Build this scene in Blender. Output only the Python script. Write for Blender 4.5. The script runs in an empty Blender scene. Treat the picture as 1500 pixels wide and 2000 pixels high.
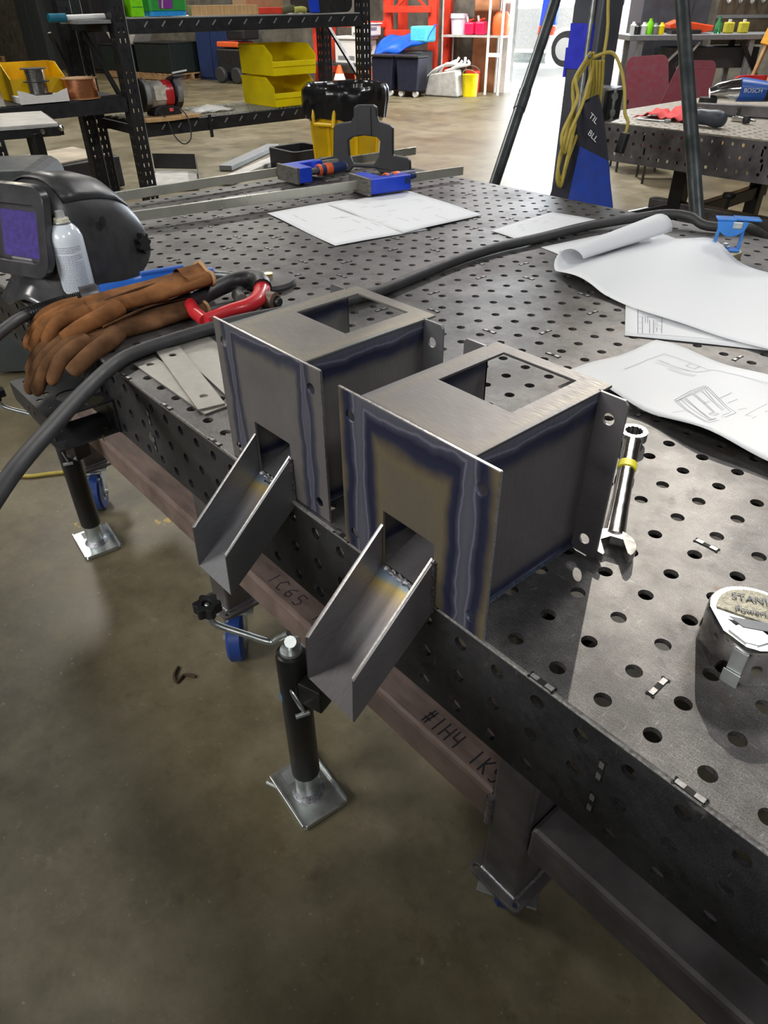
import bpy, bmesh, math, random
import numpy as np
from mathutils import Vector as V, Matrix as MX
from mathutils.geometry import tessellate_polygon
random.seed(7)
sc = bpy.context.scene
COL = sc.collection
PI = math.pi
P = 0.0508                      # hole pitch of the welding table
FZ = -0.90                      # workshop floor (table top is z = 0)

# ------------------------------------------------------------------ camera
cam_d = bpy.data.cameras.new('camera')
cam = bpy.data.objects.new('camera', cam_d)
COL.objects.link(cam)
cam_d.sensor_fit = 'VERTICAL'
cam_d.sensor_height = 36.0
cam_d.lens = 24.5915
cam_d.clip_start = 0.02
cam_d.clip_end = 300
Rr, Ru, Rf = (0.659897, 0.751301, -0.009082), (-0.438382, 0.394808, 0.807433), (-0.610211, 0.528841, -0.589889)
cam.matrix_world = MX(((Rr[0], Ru[0], -Rf[0], 0.284277), (Rr[1], Ru[1], -Rf[1], -0.394517),
                       (Rr[2], Ru[2], -Rf[2], 0.516608), (0, 0, 0, 1)))
sc.camera = cam

# ------------------------------------------------------------------ world, sun, lamps, exposure
world = bpy.data.worlds.new('sky')
sc.world = world
world.use_nodes = True
bg = world.node_tree.nodes['Background']
bg.inputs[0].default_value = (0.80, 0.90, 1.0, 1)
bg.inputs[1].default_value = 30.0

def lamp(name, kind, loc, energy, color=(1, 1, 1), size=None, target=None, size_y=None):
    d = bpy.data.lights.new(name, kind)
    d.energy = energy
    d.color = color
    if kind == 'AREA':
        d.shape = 'RECTANGLE'
        d.size = size
        d.size_y = size_y or size
    o = bpy.data.objects.new(name, d)
    COL.objects.link(o)
    o.location = loc
    if target is not None:
        o.rotation_euler = (V(target) - V(loc)).to_track_quat('-Z', 'Y').to_euler()
    return o

SUN = V((-0.54, 1.0, 0.62)).normalized()       # towards the sun
sun = lamp('sun', 'SUN', (-8, 14, 10), 30.0, (1.0, 0.97, 0.92))
sun.rotation_euler = (-SUN).to_track_quat('-Z', 'Y').to_euler()
sun.data.angle = math.radians(0.55)
WARM = (1.0, 0.93, 0.78)
COOL = (1.0, 0.97, 0.90)
lamp('high_bay_lamp', 'AREA', (-3.2, -2.3, 2.8), 62, COOL, 1.2, (-1.6, -0.4, -0.9), 0.5)
lamp('front_fill_lamp', 'AREA', (-0.9, -4.8, 2.1), 165, (1.0, 0.98, 0.94), 2.2, (-0.3, 0.2, 0.1), 0.6)  # fill added behind the camera to lift the box fronts
lamp('high_bay_lamp.001', 'AREA', (-6.8, 1.4, 4.3), 150, COOL, 1.4, (-6.4, 1.8, -0.9), 0.6)
lamp('high_bay_lamp.002', 'AREA', (-5.2, 7.2, 4.4), 360, (1, 0.97, 0.95), 1.4, (-5.4, 7.0, -0.9), 0.6)
lamp('high_bay_lamp.003', 'AREA', (-11.5, 6.5, 4.5), 270, COOL, 1.4, (-11, 7, -0.9), 0.6)
lamp('high_bay_lamp.004', 'AREA', (2.8, 1.6, 3.6), 75, (0.95, 0.97, 1.0), 1.2, (0.0, 0.4, 0), 0.5)
lamp('right_fill_lamp', 'AREA', (2.4, -2.2, 2.7), 45, (1, 0.98, 0.95), 1.2, (-0.4, 0.1, 0.1), 0.5)  # added fill for faces turned right and toward the camera
lamp('door_fill_lamp', 'AREA', (-9.0, 8.9, 4.2), 420, COOL, 1.2, (-9.8, 10.8, -0.3), 0.5)  # added fill, stands in for door glow on the wire shelf
lamp('far_left_fill_lamp', 'AREA', (-18.0, 4.5, 4.6), 230, (1.0, 0.9, 0.72), 1.4, (-18, 6, -0.9), 0.6)  # added fill to lift the dark far left background
lamp('high_bay_lamp.005', 'AREA', (-1.2, 5.6, 4.3), 120, (1, 0.97, 0.95), 1.2, (-1.4, 4.6, 0), 0.5)
sc.view_settings.view_transform = 'Standard'
sc.view_settings.look = 'None'
sc.view_settings.gamma = 1.0
sc.view_settings.use_curve_mapping = False
sc.view_settings.exposure = 0.0

# ------------------------------------------------------------------ node helpers
class S:
    """a socket wrapped so that + - * / build Math nodes"""
    def __init__(s, nt, sock): s.nt, s.k = nt, sock
    def _m(s, op, *a, clamp=False):
        n = s.nt.nodes.new('ShaderNodeMath'); n.operation = op; n.use_clamp = clamp
        for i, x in enumerate((s,) + a):
            if isinstance(x, S): s.nt.links.new(x.k, n.inputs[i])
            else: n.inputs[i].default_value = x
        return S(s.nt, n.outputs[0])
    def __add__(s, o): return s._m('ADD', o)
    def __sub__(s, o): return s._m('SUBTRACT', o)
    def __mul__(s, o): return s._m('MULTIPLY', o)
    def __truediv__(s, o): return s._m('DIVIDE', o)
    def abs(s): return s._m('ABSOLUTE')
    def min(s, o): return s._m('MINIMUM', o)
    def max(s, o): return s._m('MAXIMUM', o)
    def gt(s, o): return s._m('GREATER_THAN', o)
    def lt(s, o): return s._m('LESS_THAN', o)
    def mr(s, a, b, c=0., d=1.):
        n = s.nt.nodes.new('ShaderNodeMapRange')
        s.nt.links.new(s.k, n.inputs[0])
        for i, x in enumerate((a, b, c, d)): n.inputs[i + 1].default_value = x
        return S(s.nt, n.outputs[0])

def coords(nt, scale=(1, 1, 1)):
    tc = nt.nodes.new('ShaderNodeTexCoord')
    mp = nt.nodes.new('ShaderNodeMapping')
    mp.inputs['Scale'].default_value = scale
    nt.links.new(tc.outputs['Object'], mp.inputs[0])
    return mp.outputs[0]

def xyz(nt):
    s = nt.nodes.new('ShaderNodeSeparateXYZ')
    nt.links.new(coords(nt), s.inputs[0])
    return [S(nt, o) for o in s.outputs]

def noise(nt, scale, detail=4, stretch=(1, 1, 1), rough=0.55):
    n = nt.nodes.new('ShaderNodeTexNoise')
    n.inputs['Scale'].default_value = scale
    n.inputs['Detail'].default_value = detail
    n.inputs['Roughness'].default_value = rough
    nt.links.new(coords(nt, stretch), n.inputs['Vector'])
    return S(nt, n.outputs[0])

def ramp(nt, fac, stops, interp='LINEAR'):
    n = nt.nodes.new('ShaderNodeValToRGB')
    n.color_ramp.interpolation = interp
    el = n.color_ramp.elements
    while len(el) < len(stops): el.new(0.5)
    for e, (p, c) in zip(el, stops):
        e.position = p
        e.color = (*c, 1) if len(c) == 3 else c
    nt.links.new(fac.k, n.inputs[0])
    return n.outputs[0]

def mix(nt, fac, a, b, mode='MIX'):
    n = nt.nodes.new('ShaderNodeMix'); n.data_type = 'RGBA'; n.blend_type = mode
    if isinstance(fac, S): nt.links.new(fac.k, n.inputs[0])
    else: n.inputs[0].default_value = fac
    for i, x in ((6, a), (7, b)):
        if isinstance(x, tuple): n.inputs[i].default_value = (*x, 1)
        else: nt.links.new(x, n.inputs[i])
    return n.outputs[2]

def bump(nt, bsdf, h, strength=0.2, dist=0.002):
    b = nt.nodes.new('ShaderNodeBump')
    b.inputs['Strength'].default_value = strength
    b.inputs['Distance'].default_value = dist
    nt.links.new(h.k, b.inputs['Height'])
    nt.links.new(b.outputs[0], bsdf.inputs['Normal'])

def base(name):
    m = bpy.data.materials.new(name); m.use_nodes = True
    nt = m.node_tree
    return m, nt, nt.nodes['Principled BSDF']

def mat(name, c, rough=0.5, metal=0.0, var=0.12, scale=30, stretch=(1, 1, 1), bmp=0.0, bscale=None, coat=0, emit=0, trans=0, alpha=1, spec=None):
    """plain procedural material: colour broken up by noise, noise roughness, optional bump"""
    m, nt, b = base(name)
    n = noise(nt, scale, 5, stretch)
    lo = tuple(max(0, x * (1 - var)) for x in c); hi = tuple(min(1, x * (1 + var)) for x in c)
    nt.links.new(ramp(nt, n, [(0.3, lo), (0.7, hi)]), b.inputs['Base Color'])
    nt.links.new(n.mr(0.3, 0.7, max(0.02, rough * 0.85), min(1, rough * 1.15)).k, b.inputs['Roughness'])
    b.inputs['Metallic'].default_value = metal
    b.inputs['Coat Weight'].default_value = coat
    b.inputs['Transmission Weight'].default_value = trans
    b.inputs['Alpha'].default_value = alpha
    if spec is not None: b.inputs['Specular IOR Level'].default_value = spec
    if emit:
        b.inputs['Emission Color'].default_value = (*c, 1); b.inputs['Emission Strength'].default_value = emit
    if bmp: bump(nt, b, noise(nt, bscale or scale * 3, 4, stretch), bmp)
    return m

# ------------------------------------------------------------------ mesh helpers
class MB:
    def __init__(s): s.v, s.f, s.m = [], [], []
    def add(s, vs, fs, mi=0):
        o = len(s.v)
        s.v += [tuple(v) for v in vs]
        s.f += [tuple(i + o for i in f) for f in fs]
        s.m += [mi] * len(fs)
        return s
    def box(s, c, size, rz=0.0, R=None, mi=0):
        x, y, z = (k / 2 for k in size)
        R = R or MX.Rotation(rz, 3, 'Z')
        vs = [V(c) + R @ V((sx * x, sy * y, sz * z)) for sx in (-1, 1) for sy in (-1, 1) for sz in (-1, 1)]
        return s.add(vs, [(0, 1, 3, 2), (4, 6, 7, 5), (0, 4, 5, 1), (2, 3, 7, 6), (0, 2, 6, 4), (1, 5, 7, 3)], mi)
    def bar(s, p0, p1, w, h, up=(0, 0, 1), mi=0):
        p0, p1 = V(p0), V(p1); d = p1 - p0
        X = d.normalized(); Y = V(up).cross(X)
        if Y.length < 1e-4: Y = V((0, 1, 0)).cross(X)
        Y.normalize(); Z = X.cross(Y)
        return s.box((p0 + p1) / 2, (d.length, w, h), R=MX((X, Y, Z)).transposed(), mi=mi)
    def tube(s, pts, r, n=10, caps=True, mi=0, closed=False, flat=1.0):
        pts = [V(p) for p in pts]; k = len(pts)
        rs = r if isinstance(r, (list, tuple)) else [r] * k
        T = []
        for i in range(k):
            a = pts[i - 1] if (i or closed) else pts[i]
            b = pts[(i + 1) % k] if (i < k - 1 or closed) else pts[i]
            T.append((b - a).normalized())
        N = T[0].orthogonal().normalized() if abs(T[0].z) > 0.9 else V((0, 0, 1)).cross(T[0]).normalized()
        vs = []
        for i in range(k):
            N = (N - T[i] * N.dot(T[i])).normalized()
            B = T[i].cross(N)
            for j in range(n):
                a = 2 * PI * j / n
                vs.append(pts[i] + N * (rs[i] * math.cos(a)) + B * (rs[i] * flat * math.sin(a)))
        fs = []
        for i in range(k if closed else k - 1):
            for j in range(n):
                a, b = i * n + j, i * n + (j + 1) % n
                c, d = ((i + 1) % k) * n + (j + 1) % n, ((i + 1) % k) * n + j
                fs.append((a, b, c, d))
        if caps and not closed:
            fs += [tuple(range(n - 1, -1, -1)), tuple(range((k - 1) * n, k * n))]
        return s.add(vs, fs, mi)
    def cyl(s, p0, p1, r, r2=None, n=16, mi=0):
        return s.tube([p0, p1], [r, r if r2 is None else r2], n, mi=mi)
    def lathe(s, prof, o=(0, 0, 0), n=20, axis=(0, 0, 1), mi=0, cap=True):
        o = V(o); A = V(axis).normalized(); X = A.orthogonal().normalized(); Y = A.cross(X)
        vs = [o + A * h + X * (r * math.cos(2 * PI * j / n)) + Y * (r * math.sin(2 * PI * j / n)) for r, h in prof for j in range(n)]
        fs = [(i * n + j, i * n + (j + 1) % n, (i + 1) * n + (j + 1) % n, (i + 1) * n + j) for i in range(len(prof) - 1) for j in range(n)]
        if cap: fs += [tuple(range(n - 1, -1, -1)), tuple(range((len(prof) - 1) * n, len(prof) * n))]
        return s.add(vs, fs, mi)
    def plate(s, outer, holes, t, fr, mi=0):
        """flat plate with real holes; fr maps (u, v, w) to space, thickness runs from w=0 to w=-t"""
        loops = [outer] + holes
        tris = tessellate_polygon([[V((u, v, 0)) for u, v in l] for l in loops])
        flat = [p for l in loops for p in l]; n = len(flat)
        vs = [fr(u, v, 0) for u, v in flat] + [fr(u, v, -t) for u, v in flat]
        def area(t_):
            (a, b), (c, d), (e, f) = (flat[i] for i in t_)
            return (c - a) * (f - b) - (e - a) * (d - b)
        fs = []
        for t_ in tris:
            t_ = tuple(t_) if area(t_) > 0 else tuple(reversed(t_))
            fs += [t_, tuple(n + i for i in reversed(t_))]
        o = 0
        for l in loops:
            k = len(l)
            for i in range(k):
                a, b = o + i, o + (i + 1) % k
                fs.append((a, n + a, n + b, b))
            o += k
        return s.add(vs, fs, mi)
    def grid(s, nu, nv, fn, mi=0):
        vs = [fn(i / nu, j / nv) for i in range(nu + 1) for j in range(nv + 1)]
        w = nv + 1
        return s.add(vs, [(i * w + j, (i + 1) * w + j, (i + 1) * w + j + 1, i * w + j + 1) for i in range(nu) for j in range(nv)], mi)
    def ribbon(s, pts, w, fn=lambda x, y: (x, y, 0), mi=0):
        """thin flat printed line through 2D points laid on a surface fn"""
        for (ax, ay), (bx, by) in zip(pts, pts[1:]):
            L = math.hypot(bx - ax, by - ay) or 1e-9
            nx, ny = -(by - ay) / L * w / 2, (bx - ax) / L * w / 2
            k = max(1, int(L / 0.03))
            for i in range(k):
                q = [(ax + (bx - ax) * t, ay + (by - ay) * t) for t in (i / k, (i + 1) / k)]
                s.add([fn(q[0][0] - nx, q[0][1] - ny), fn(q[1][0] - nx, q[1][1] - ny), fn(q[1][0] + nx, q[1][1] + ny), fn(q[0][0] + nx, q[0][1] + ny)], [(0, 1, 2, 3)], mi)
        return s
    def mesh(s, name, mats, smooth=False, fix=True):
        me = bpy.data.meshes.new(name)
        me.from_pydata(s.v, [], s.f)
        for m in (mats if isinstance(mats, (list, tuple)) else [mats]): me.materials.append(m)
        if any(s.m): me.polygons.foreach_set('material_index', s.m)
        if fix:
            bm = bmesh.new(); bm.from_mesh(me)
            bmesh.ops.recalc_face_normals(bm, faces=bm.faces)
            bm.to_mesh(me); bm.free()
        if smooth:
            me.polygons.foreach_set('use_smooth', [True] * len(me.polygons))
            me.set_sharp_from_angle(angle=math.radians(smooth if smooth is not True else 40))
        me.update()
        return me
    def build(s, name, mats, parent=None, smooth=False, bevel=0, sub=0, solid=0, fix=True, label=None):
        o = bpy.data.objects.new(name, s.mesh(name, mats, smooth, fix))
        COL.objects.link(o)
        if parent is not None:
            o.parent = parent
            if parent.get('_w'): o.matrix_parent_inverse = parent.matrix_basis.inverted()
        if solid:
            md = o.modifiers.new('thickness', 'SOLIDIFY'); md.thickness = solid; md.offset = 0
        if bevel:
            md = o.modifiers.new('edge', 'BEVEL'); md.width = bevel; md.segments = 2; md.limit_method = 'ANGLE'; md.angle_limit = math.radians(40)
        if sub:
            md = o.modifiers.new('soft', 'SUBSURF'); md.levels = sub; md.render_levels = sub
        if label: o['label'] = label
        return o

def thing(name, label, cat, loc=(0, 0, 0), rz=0.0, group=None, local=False):
    """Empty at the base; parts are given in world coordinates unless local"""
    o = bpy.data.objects.new(name, None); COL.objects.link(o)
    o.empty_display_size = 0.05
    o.location = loc; o.rotation_euler = (0, 0, rz)
    o['label'] = label; o['category'] = cat
    if group: o['group'] = group
    if not local:
        o['_w'] = 1
    o.matrix_basis = MX.Translation(V(loc)) @ MX.Rotation(rz, 4, 'Z')
    return o

def tag(o, label, cat, group=None):
    o['label'] = label; o['category'] = cat
    if group: o['group'] = group
    return o

def struct(o):
    o['kind'] = 'structure'; return o

def dup(root, loc, rz, label, group=None):
    r = root.copy(); COL.objects.link(r)
    r.location = loc; r.rotation_euler = (0, 0, rz); r['label'] = label
    if group: r['group'] = group
    for ch in list(root.children):
        c = ch.copy(); COL.objects.link(c); c.parent = r
        for g in ch.children:
            d = g.copy(); COL.objects.link(d); d.parent = c
    return r

def text(name, body, size, M, m, parent=None, label=None, ext=0.0002):
    cu = bpy.data.curves.new(name, 'FONT'); cu.body = body; cu.size = size; cu.extrude = ext
    cu.align_x = 'CENTER'; cu.align_y = 'CENTER'; cu.materials.append(m)
    tmp = bpy.data.objects.new(name + '_tmp', cu)
    me = bpy.data.meshes.new_from_object(tmp)
    bpy.data.objects.remove(tmp); bpy.data.curves.remove(cu)
    me.name = name
    o = bpy.data.objects.new(name, me); COL.objects.link(o)
    o.matrix_basis = M
    if parent is not None:
        o.parent = parent
        if parent.get('_w'): o.matrix_parent_inverse = parent.matrix_basis.inverted()
    return o

def frame(o, X, Y):
    X = V(X).normalized(); Z = X.cross(V(Y)).normalized(); Y = Z.cross(X)
    return MX(((X.x, Y.x, Z.x, o[0]), (X.y, Y.y, Z.y, o[1]), (X.z, Y.z, Z.z, o[2]), (0, 0, 0, 1)))

def circ(x, y, r, n=14):
    return [(x + r * math.cos(2 * PI * i / n), y + r * math.sin(2 * PI * i / n)) for i in range(n)]
def rect(x0, y0, x1, y1): return [(x0, y0), (x1, y0), (x1, y1), (x0, y1)]
def rrect(x0, y0, x1, y1, r, k=4):
    out = []
    for cx, cy, a in ((x1 - r, y1 - r, 0), (x0 + r, y1 - r, PI / 2), (x0 + r, y0 + r, PI), (x1 - r, y0 + r, 1.5 * PI)):
        out += [(cx + r * math.cos(a + PI / 2 * i / k), cy + r * math.sin(a + PI / 2 * i / k)) for i in range(k + 1)]
    return out
def spline(pts, k=8):
    """Catmull-Rom through points"""
    pts = [V(p) for p in pts]; out = []
    for i in range(len(pts) - 1):
        p0, p1, p2, p3 = pts[max(i - 1, 0)], pts[i], pts[i + 1], pts[min(i + 2, len(pts) - 1)]
        for j in range(k):
            t = j / k
            out.append(0.5 * ((2 * p1) + (p2 - p0) * t + (2 * p0 - 5 * p1 + 4 * p2 - p3) * t * t + (3 * p1 - p0 - 3 * p2 + p3) * t ** 3))
    return out + [pts[-1]]

# ------------------------------------------------------------------ materials
def steel_table_mat(name, dark, light, rust=0.25):
    m, nt, b = base(name)
    n1 = noise(nt, 5, 6); n2 = noise(nt, 90, 6, (1, 6, 1)); n3 = noise(nt, 700, 2)
    c = ramp(nt, n1 * 0.6 + n2 * 0.4, [(0.35, dark), (0.62, light)])
    c = mix(nt, n3.mr(0.42, 0.70, 0, 0.55), c, tuple(x * 2.1 for x in light))
    n5 = noise(nt, 22, 9, (1, 1, 1), 0.78)
    c = mix(nt, n5.mr(0.34, 0.46, 0.6, 0), c, tuple(x * 0.5 for x in dark))
    c = mix(nt, n5.mr(0.58, 0.72, 0, 0.5), c, tuple(x * 1.7 for x in light))
    r = noise(nt, 13, 9, (1, 1, 1), 0.72)
    c = mix(nt, r.mr(0.565, 0.64, 0, rust), c, (0.085, 0.046, 0.026))
    sm = noise(nt, 4.5, 8, (1, 1, 1), 0.68)
    c = mix(nt, sm.mr(0.42, 0.56, 0.65, 0), c, tuple(x * 0.55 for x in dark))
    s = noise(nt, 26, 3, (1, 9, 1)); s2 = noise(nt, 30, 3, (8, 1.5, 1))
    c = mix(nt, s.max(s2).mr(0.67, 0.74, 0, 0.24), c, (0.45, 0.44, 0.42))
    nt.links.new(c, b.inputs['Base Color'])
    b.inputs['Metallic'].default_value = 0.62
    nt.links.new((n1 * 0.5 + n3 * 0.5).mr(0.3, 0.7, 0.40, 0.60).k, b.inputs['Roughness'])
    bump(nt, b, n3 * 0.6 + n2 * 0.4, 0.10, 0.001)
    return m

M = {}
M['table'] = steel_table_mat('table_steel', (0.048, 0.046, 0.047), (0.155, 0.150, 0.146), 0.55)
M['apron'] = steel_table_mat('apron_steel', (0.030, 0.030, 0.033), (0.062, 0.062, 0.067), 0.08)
M['slot'] = mat('slot_black', (0.006, 0.006, 0.006), 0.8)
M['tabsteel'] = mat('tab_steel', (0.27, 0.265, 0.26), 0.4, 0.7, 0.25, 300)
M['frame_steel'] = mat('frame_steel', (0.15, 0.14, 0.145), 0.42, 0.6, 0.35, 14, bmp=0.1)
M['rusty'] = mat('rusty_tube', (0.215, 0.158, 0.138), 0.55, 0.35, 0.30, 12, (1, 4, 1), bmp=0.15)
M['weld'] = mat('weld_bead', (0.42, 0.42, 0.46), 0.3, 0.9, 0.3, 200, bmp=0.5)
M['burnt'] = mat('burnt_edge', (0.10, 0.075, 0.05), 0.5, 0.5, 0.4, 60)
M['zinc'] = mat('zinc_plate', (0.56, 0.60, 0.60), 0.34, 0.85, 0.22, 35, bmp=0.06)
M['chrome'] = mat('chrome', (0.72, 0.71, 0.70), 0.13, 1.0, 0.08, 60)
M['blackpaint'] = mat('black_paint', (0.012, 0.012, 0.013), 0.33, 0, 0.3, 20)
M['blackplastic'] = mat('black_plastic', (0.018, 0.018, 0.02), 0.45, 0, 0.3, 25, bmp=0.05)
M['rubber'] = mat('cable_rubber', (0.034, 0.034, 0.036), 0.55, 0, 0.25, 60, bmp=0.1)
M['bluewheel'] = mat('blue_polyurethane', (0.02, 0.055, 0.24), 0.4)
M['greywheel'] = mat('wheel_hub_grey', (0.35, 0.35, 0.34), 0.45, 0.5)
M['paper'] = mat('paper', (0.74, 0.76, 0.785), 0.8, 0, 0.015, 3)
M['ink'] = mat('printed_ink', (0.22, 0.23, 0.26), 0.8)
M['inkdark'] = mat('marker_ink', (0.015, 0.014, 0.02), 0.6)
M['suede'] = mat('brown_suede', (0.185, 0.080, 0.030), 0.95, 0, 0.50, 22, bmp=0.35, bscale=420, spec=0.1)
M['suededirty'] = mat('worn_suede', (0.115, 0.058, 0.028), 0.95, 0, 0.55, 18, bmp=0.3, bscale=420, spec=0.1)
M['stitch'] = mat('stitching', (0.42, 0.25, 0.12), 0.9)
M['blueplastic'] = mat('blue_plastic', (0.018, 0.10, 0.42), 0.38, 0, 0.12, 15)
M['clampblue'] = mat('clamp_blue', (0.012, 0.058, 0.60), 0.36, 0, 0.10, 15)
M['magblue'] = mat('blue_enamel', (0.02, 0.20, 0.66), 0.32, 0, 0.10, 20, coat=0.3)
M['navy'] = mat('navy_grip', (0.018, 0.035, 0.12), 0.5)
M['orange'] = mat('orange_grip', (0.80, 0.13, 0.03), 0.5)
M['red'] = mat('red_paint', (0.52, 0.022, 0.03), 0.34, 0, 0.12, 15, coat=0.2)
M['clampsteel'] = mat('clamp_pad_steel', (0.17, 0.165, 0.15), 0.5, 0.6, 0.4, 40, (1, 1, 6))
M['galvbar'] = mat('clamp_bar', (0.46, 0.46, 0.40), 0.3, 0.55, 0.12, 15)
M['canwhite'] = mat('white_can', (0.78, 0.85, 0.92), 0.22, 0, 0.03, 8, coat=0.3)
M['nozzle'] = mat('ivory_plastic', (0.78, 0.76, 0.60), 0.4)
M['clear'] = mat('clear_cap', (0.85, 0.87, 0.86), 0.15, 0, 0.03, trans=0.5)
M['helmet'] = mat('helmet_shell', (0.040, 0.040, 0.042), 0.40, 0, 0.25, 30, bmp=0.05, bscale=500)
M['helmetgloss'] = mat('helmet_front', (0.07, 0.07, 0.075), 0.24, 0.4, 0.2, 20)
M['lens'] = mat('purple_lens', (0.10, 0.055, 0.46), 0.12, 0.2, 0.35, 90, coat=0.6)
M['lensclear'] = mat('lens_cover', (0.5, 0.48, 0.55), 0.08, 0, 0.05, trans=0.9, alpha=0.35)
M['tape_top'] = mat('worn_label', (0.20, 0.19, 0.14), 0.45, 0.3, 0.7, 260, bmp=0.2)
M['tapedark'] = mat('label_dark', (0.10, 0.11, 0.13), 0.5, 0.2)
M['yellowtape'] = mat('yellow_tape', (0.80, 0.72, 0.02), 0.5)
M['yellow'] = mat('yellow_bin', (0.92, 0.74, 0.0), 0.42, 0, 0.08, 8)
M['yellowcan'] = mat('yellow_barrel', (0.80, 0.50, 0.0), 0.45, 0, 0.12, 9)
M['bag'] = mat('bin_liner', (0.010, 0.010, 0.012), 0.22, 0, 0.2, 20, bmp=0.25, bscale=40)
M['panel'] = mat('black_panel', (0.022, 0.023, 0.027), 0.5, 0, 0.2, 20)
M['rack'] = mat('rack_black', (0.020, 0.021, 0.025), 0.45, 0.2, 0.25, 25)
M['rackedge'] = mat('rack_edge_worn', (0.35, 0.35, 0.36), 0.5, 0.5)
M['deck'] = mat('wire_deck', (0.50, 0.50, 0.42), 0.5, 0.4, 0.4, 60, (1, 8, 1))
M['wood'] = mat('pine_board', (0.52, 0.33, 0.15), 0.7, 0, 0.25, 6, (1, 10, 1))
M['pallet'] = mat('pallet_wood', (0.30, 0.18, 0.085), 0.8, 0, 0.3, 8)
M['copper'] = mat('copper_wire', (0.62, 0.26, 0.13), 0.3, 0.9, 0.3, 60, (1, 1, 12))
M['silverwire'] = mat('steel_wire', (0.42, 0.43, 0.43), 0.22, 1.0, 0.5, 30, (1, 1, 10))
M['white'] = mat('white_plastic', (0.76, 0.76, 0.75), 0.5, 0, 0.05)
M['grey'] = mat('grey_paint', (0.22, 0.23, 0.24), 0.5)
M['darkgrey'] = mat('dark_grey_paint', (0.035, 0.042, 0.045), 0.5)
M['lightgrey'] = mat('light_grey', (0.46, 0.45, 0.43), 0.5, 0.1, 0.2, 10)
M['green'] = mat('green_plastic', (0.03, 0.32, 0.05), 0.4)
M['lime'] = mat('lime_box', (0.22, 0.75, 0.0), 0.5)
M['tubblue'] = mat('tub_blue', (0.02, 0.30, 0.75), 0.4)
M['purple'] = mat('purple_label', (0.22, 0.03, 0.30), 0.5)
M['teal'] = mat('teal_paint', (0.0, 0.13, 0.22), 0.5)
M['redrack'] = mat('red_rack', (0.66, 0.045, 0.02), 0.5, 0, 0.15, 6)
M['cardboard'] = mat('cardboard', (0.42, 0.25, 0.13), 0.85)
M['concrete_wall'] = mat('block_wall', (0.13, 0.12, 0.10), 0.9, 0, 0.35, 6)
M['ceiling'] = mat('roof_sheet', (0.075, 0.07, 0.06), 0.7, 0, 0.2, 4)
M['jacket'] = mat('dark_cloth', (0.020, 0.020, 0.030), 0.9, 0, 0.3, 40, bmp=0.2, bscale=300)
M['jacketblue'] = mat('blue_cloth', (0.014, 0.045, 0.30), 0.85, 0, 0.2, 30, bmp=0.2, bscale=300)
M['column'] = mat('column_paint', (0.085, 0.09, 0.11), 0.5, 0.2, 0.2, 10)
M['bluetape'] = mat('blue_tape', (0.03, 0.04, 0.62), 0.5)
M['cord'] = mat('yellow_cord', (0.42, 0.33, 0.06), 0.5)
M['pipe'] = mat('bare_pipe', (0.11, 0.125, 0.13), 0.33, 0.7, 0.25, 12)
M['maroon'] = mat('maroon_fabric', (0.105, 0.008, 0.018), 0.85, 0, 0.2, 20)
M['ragred'] = mat('red_rag', (0.80, 0.10, 0.10), 0.9, 0, 0.12, 40)
M['truck'] = mat('truck_white', (0.85, 0.85, 0.85), 0.35)
M['asphalt'] = mat('yard_concrete', (0.70, 0.69, 0.66), 0.9, 0, 0.08, 2)
M['magbase'] = mat('yellow_zinc', (0.50, 0.42, 0.26), 0.35, 0.8, 0.25, 50)
M['glass'] = mat('bottle_green', (0.10, 0.45, 0.18), 0.1, 0, 0.1, trans=0.6)
M['orangeframe'] = mat('amber_post', (0.75, 0.36, 0.02), 0.5)
M['graycap'] = mat('grey_nozzle', (0.12, 0.12, 0.11), 0.5)
M['brass'] = mat('brass', (0.70, 0.50, 0.18), 0.3, 0.9)
M['plate'] = mat('mill_plate', (0.33, 0.315, 0.285), 0.42, 0.55, 0.10, 18, (3, 3, 1))
M['cutedge'] = mat('bright_cut_edge', (0.42, 0.41, 0.40), 0.35, 0.85, 0.3, 300)

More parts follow.
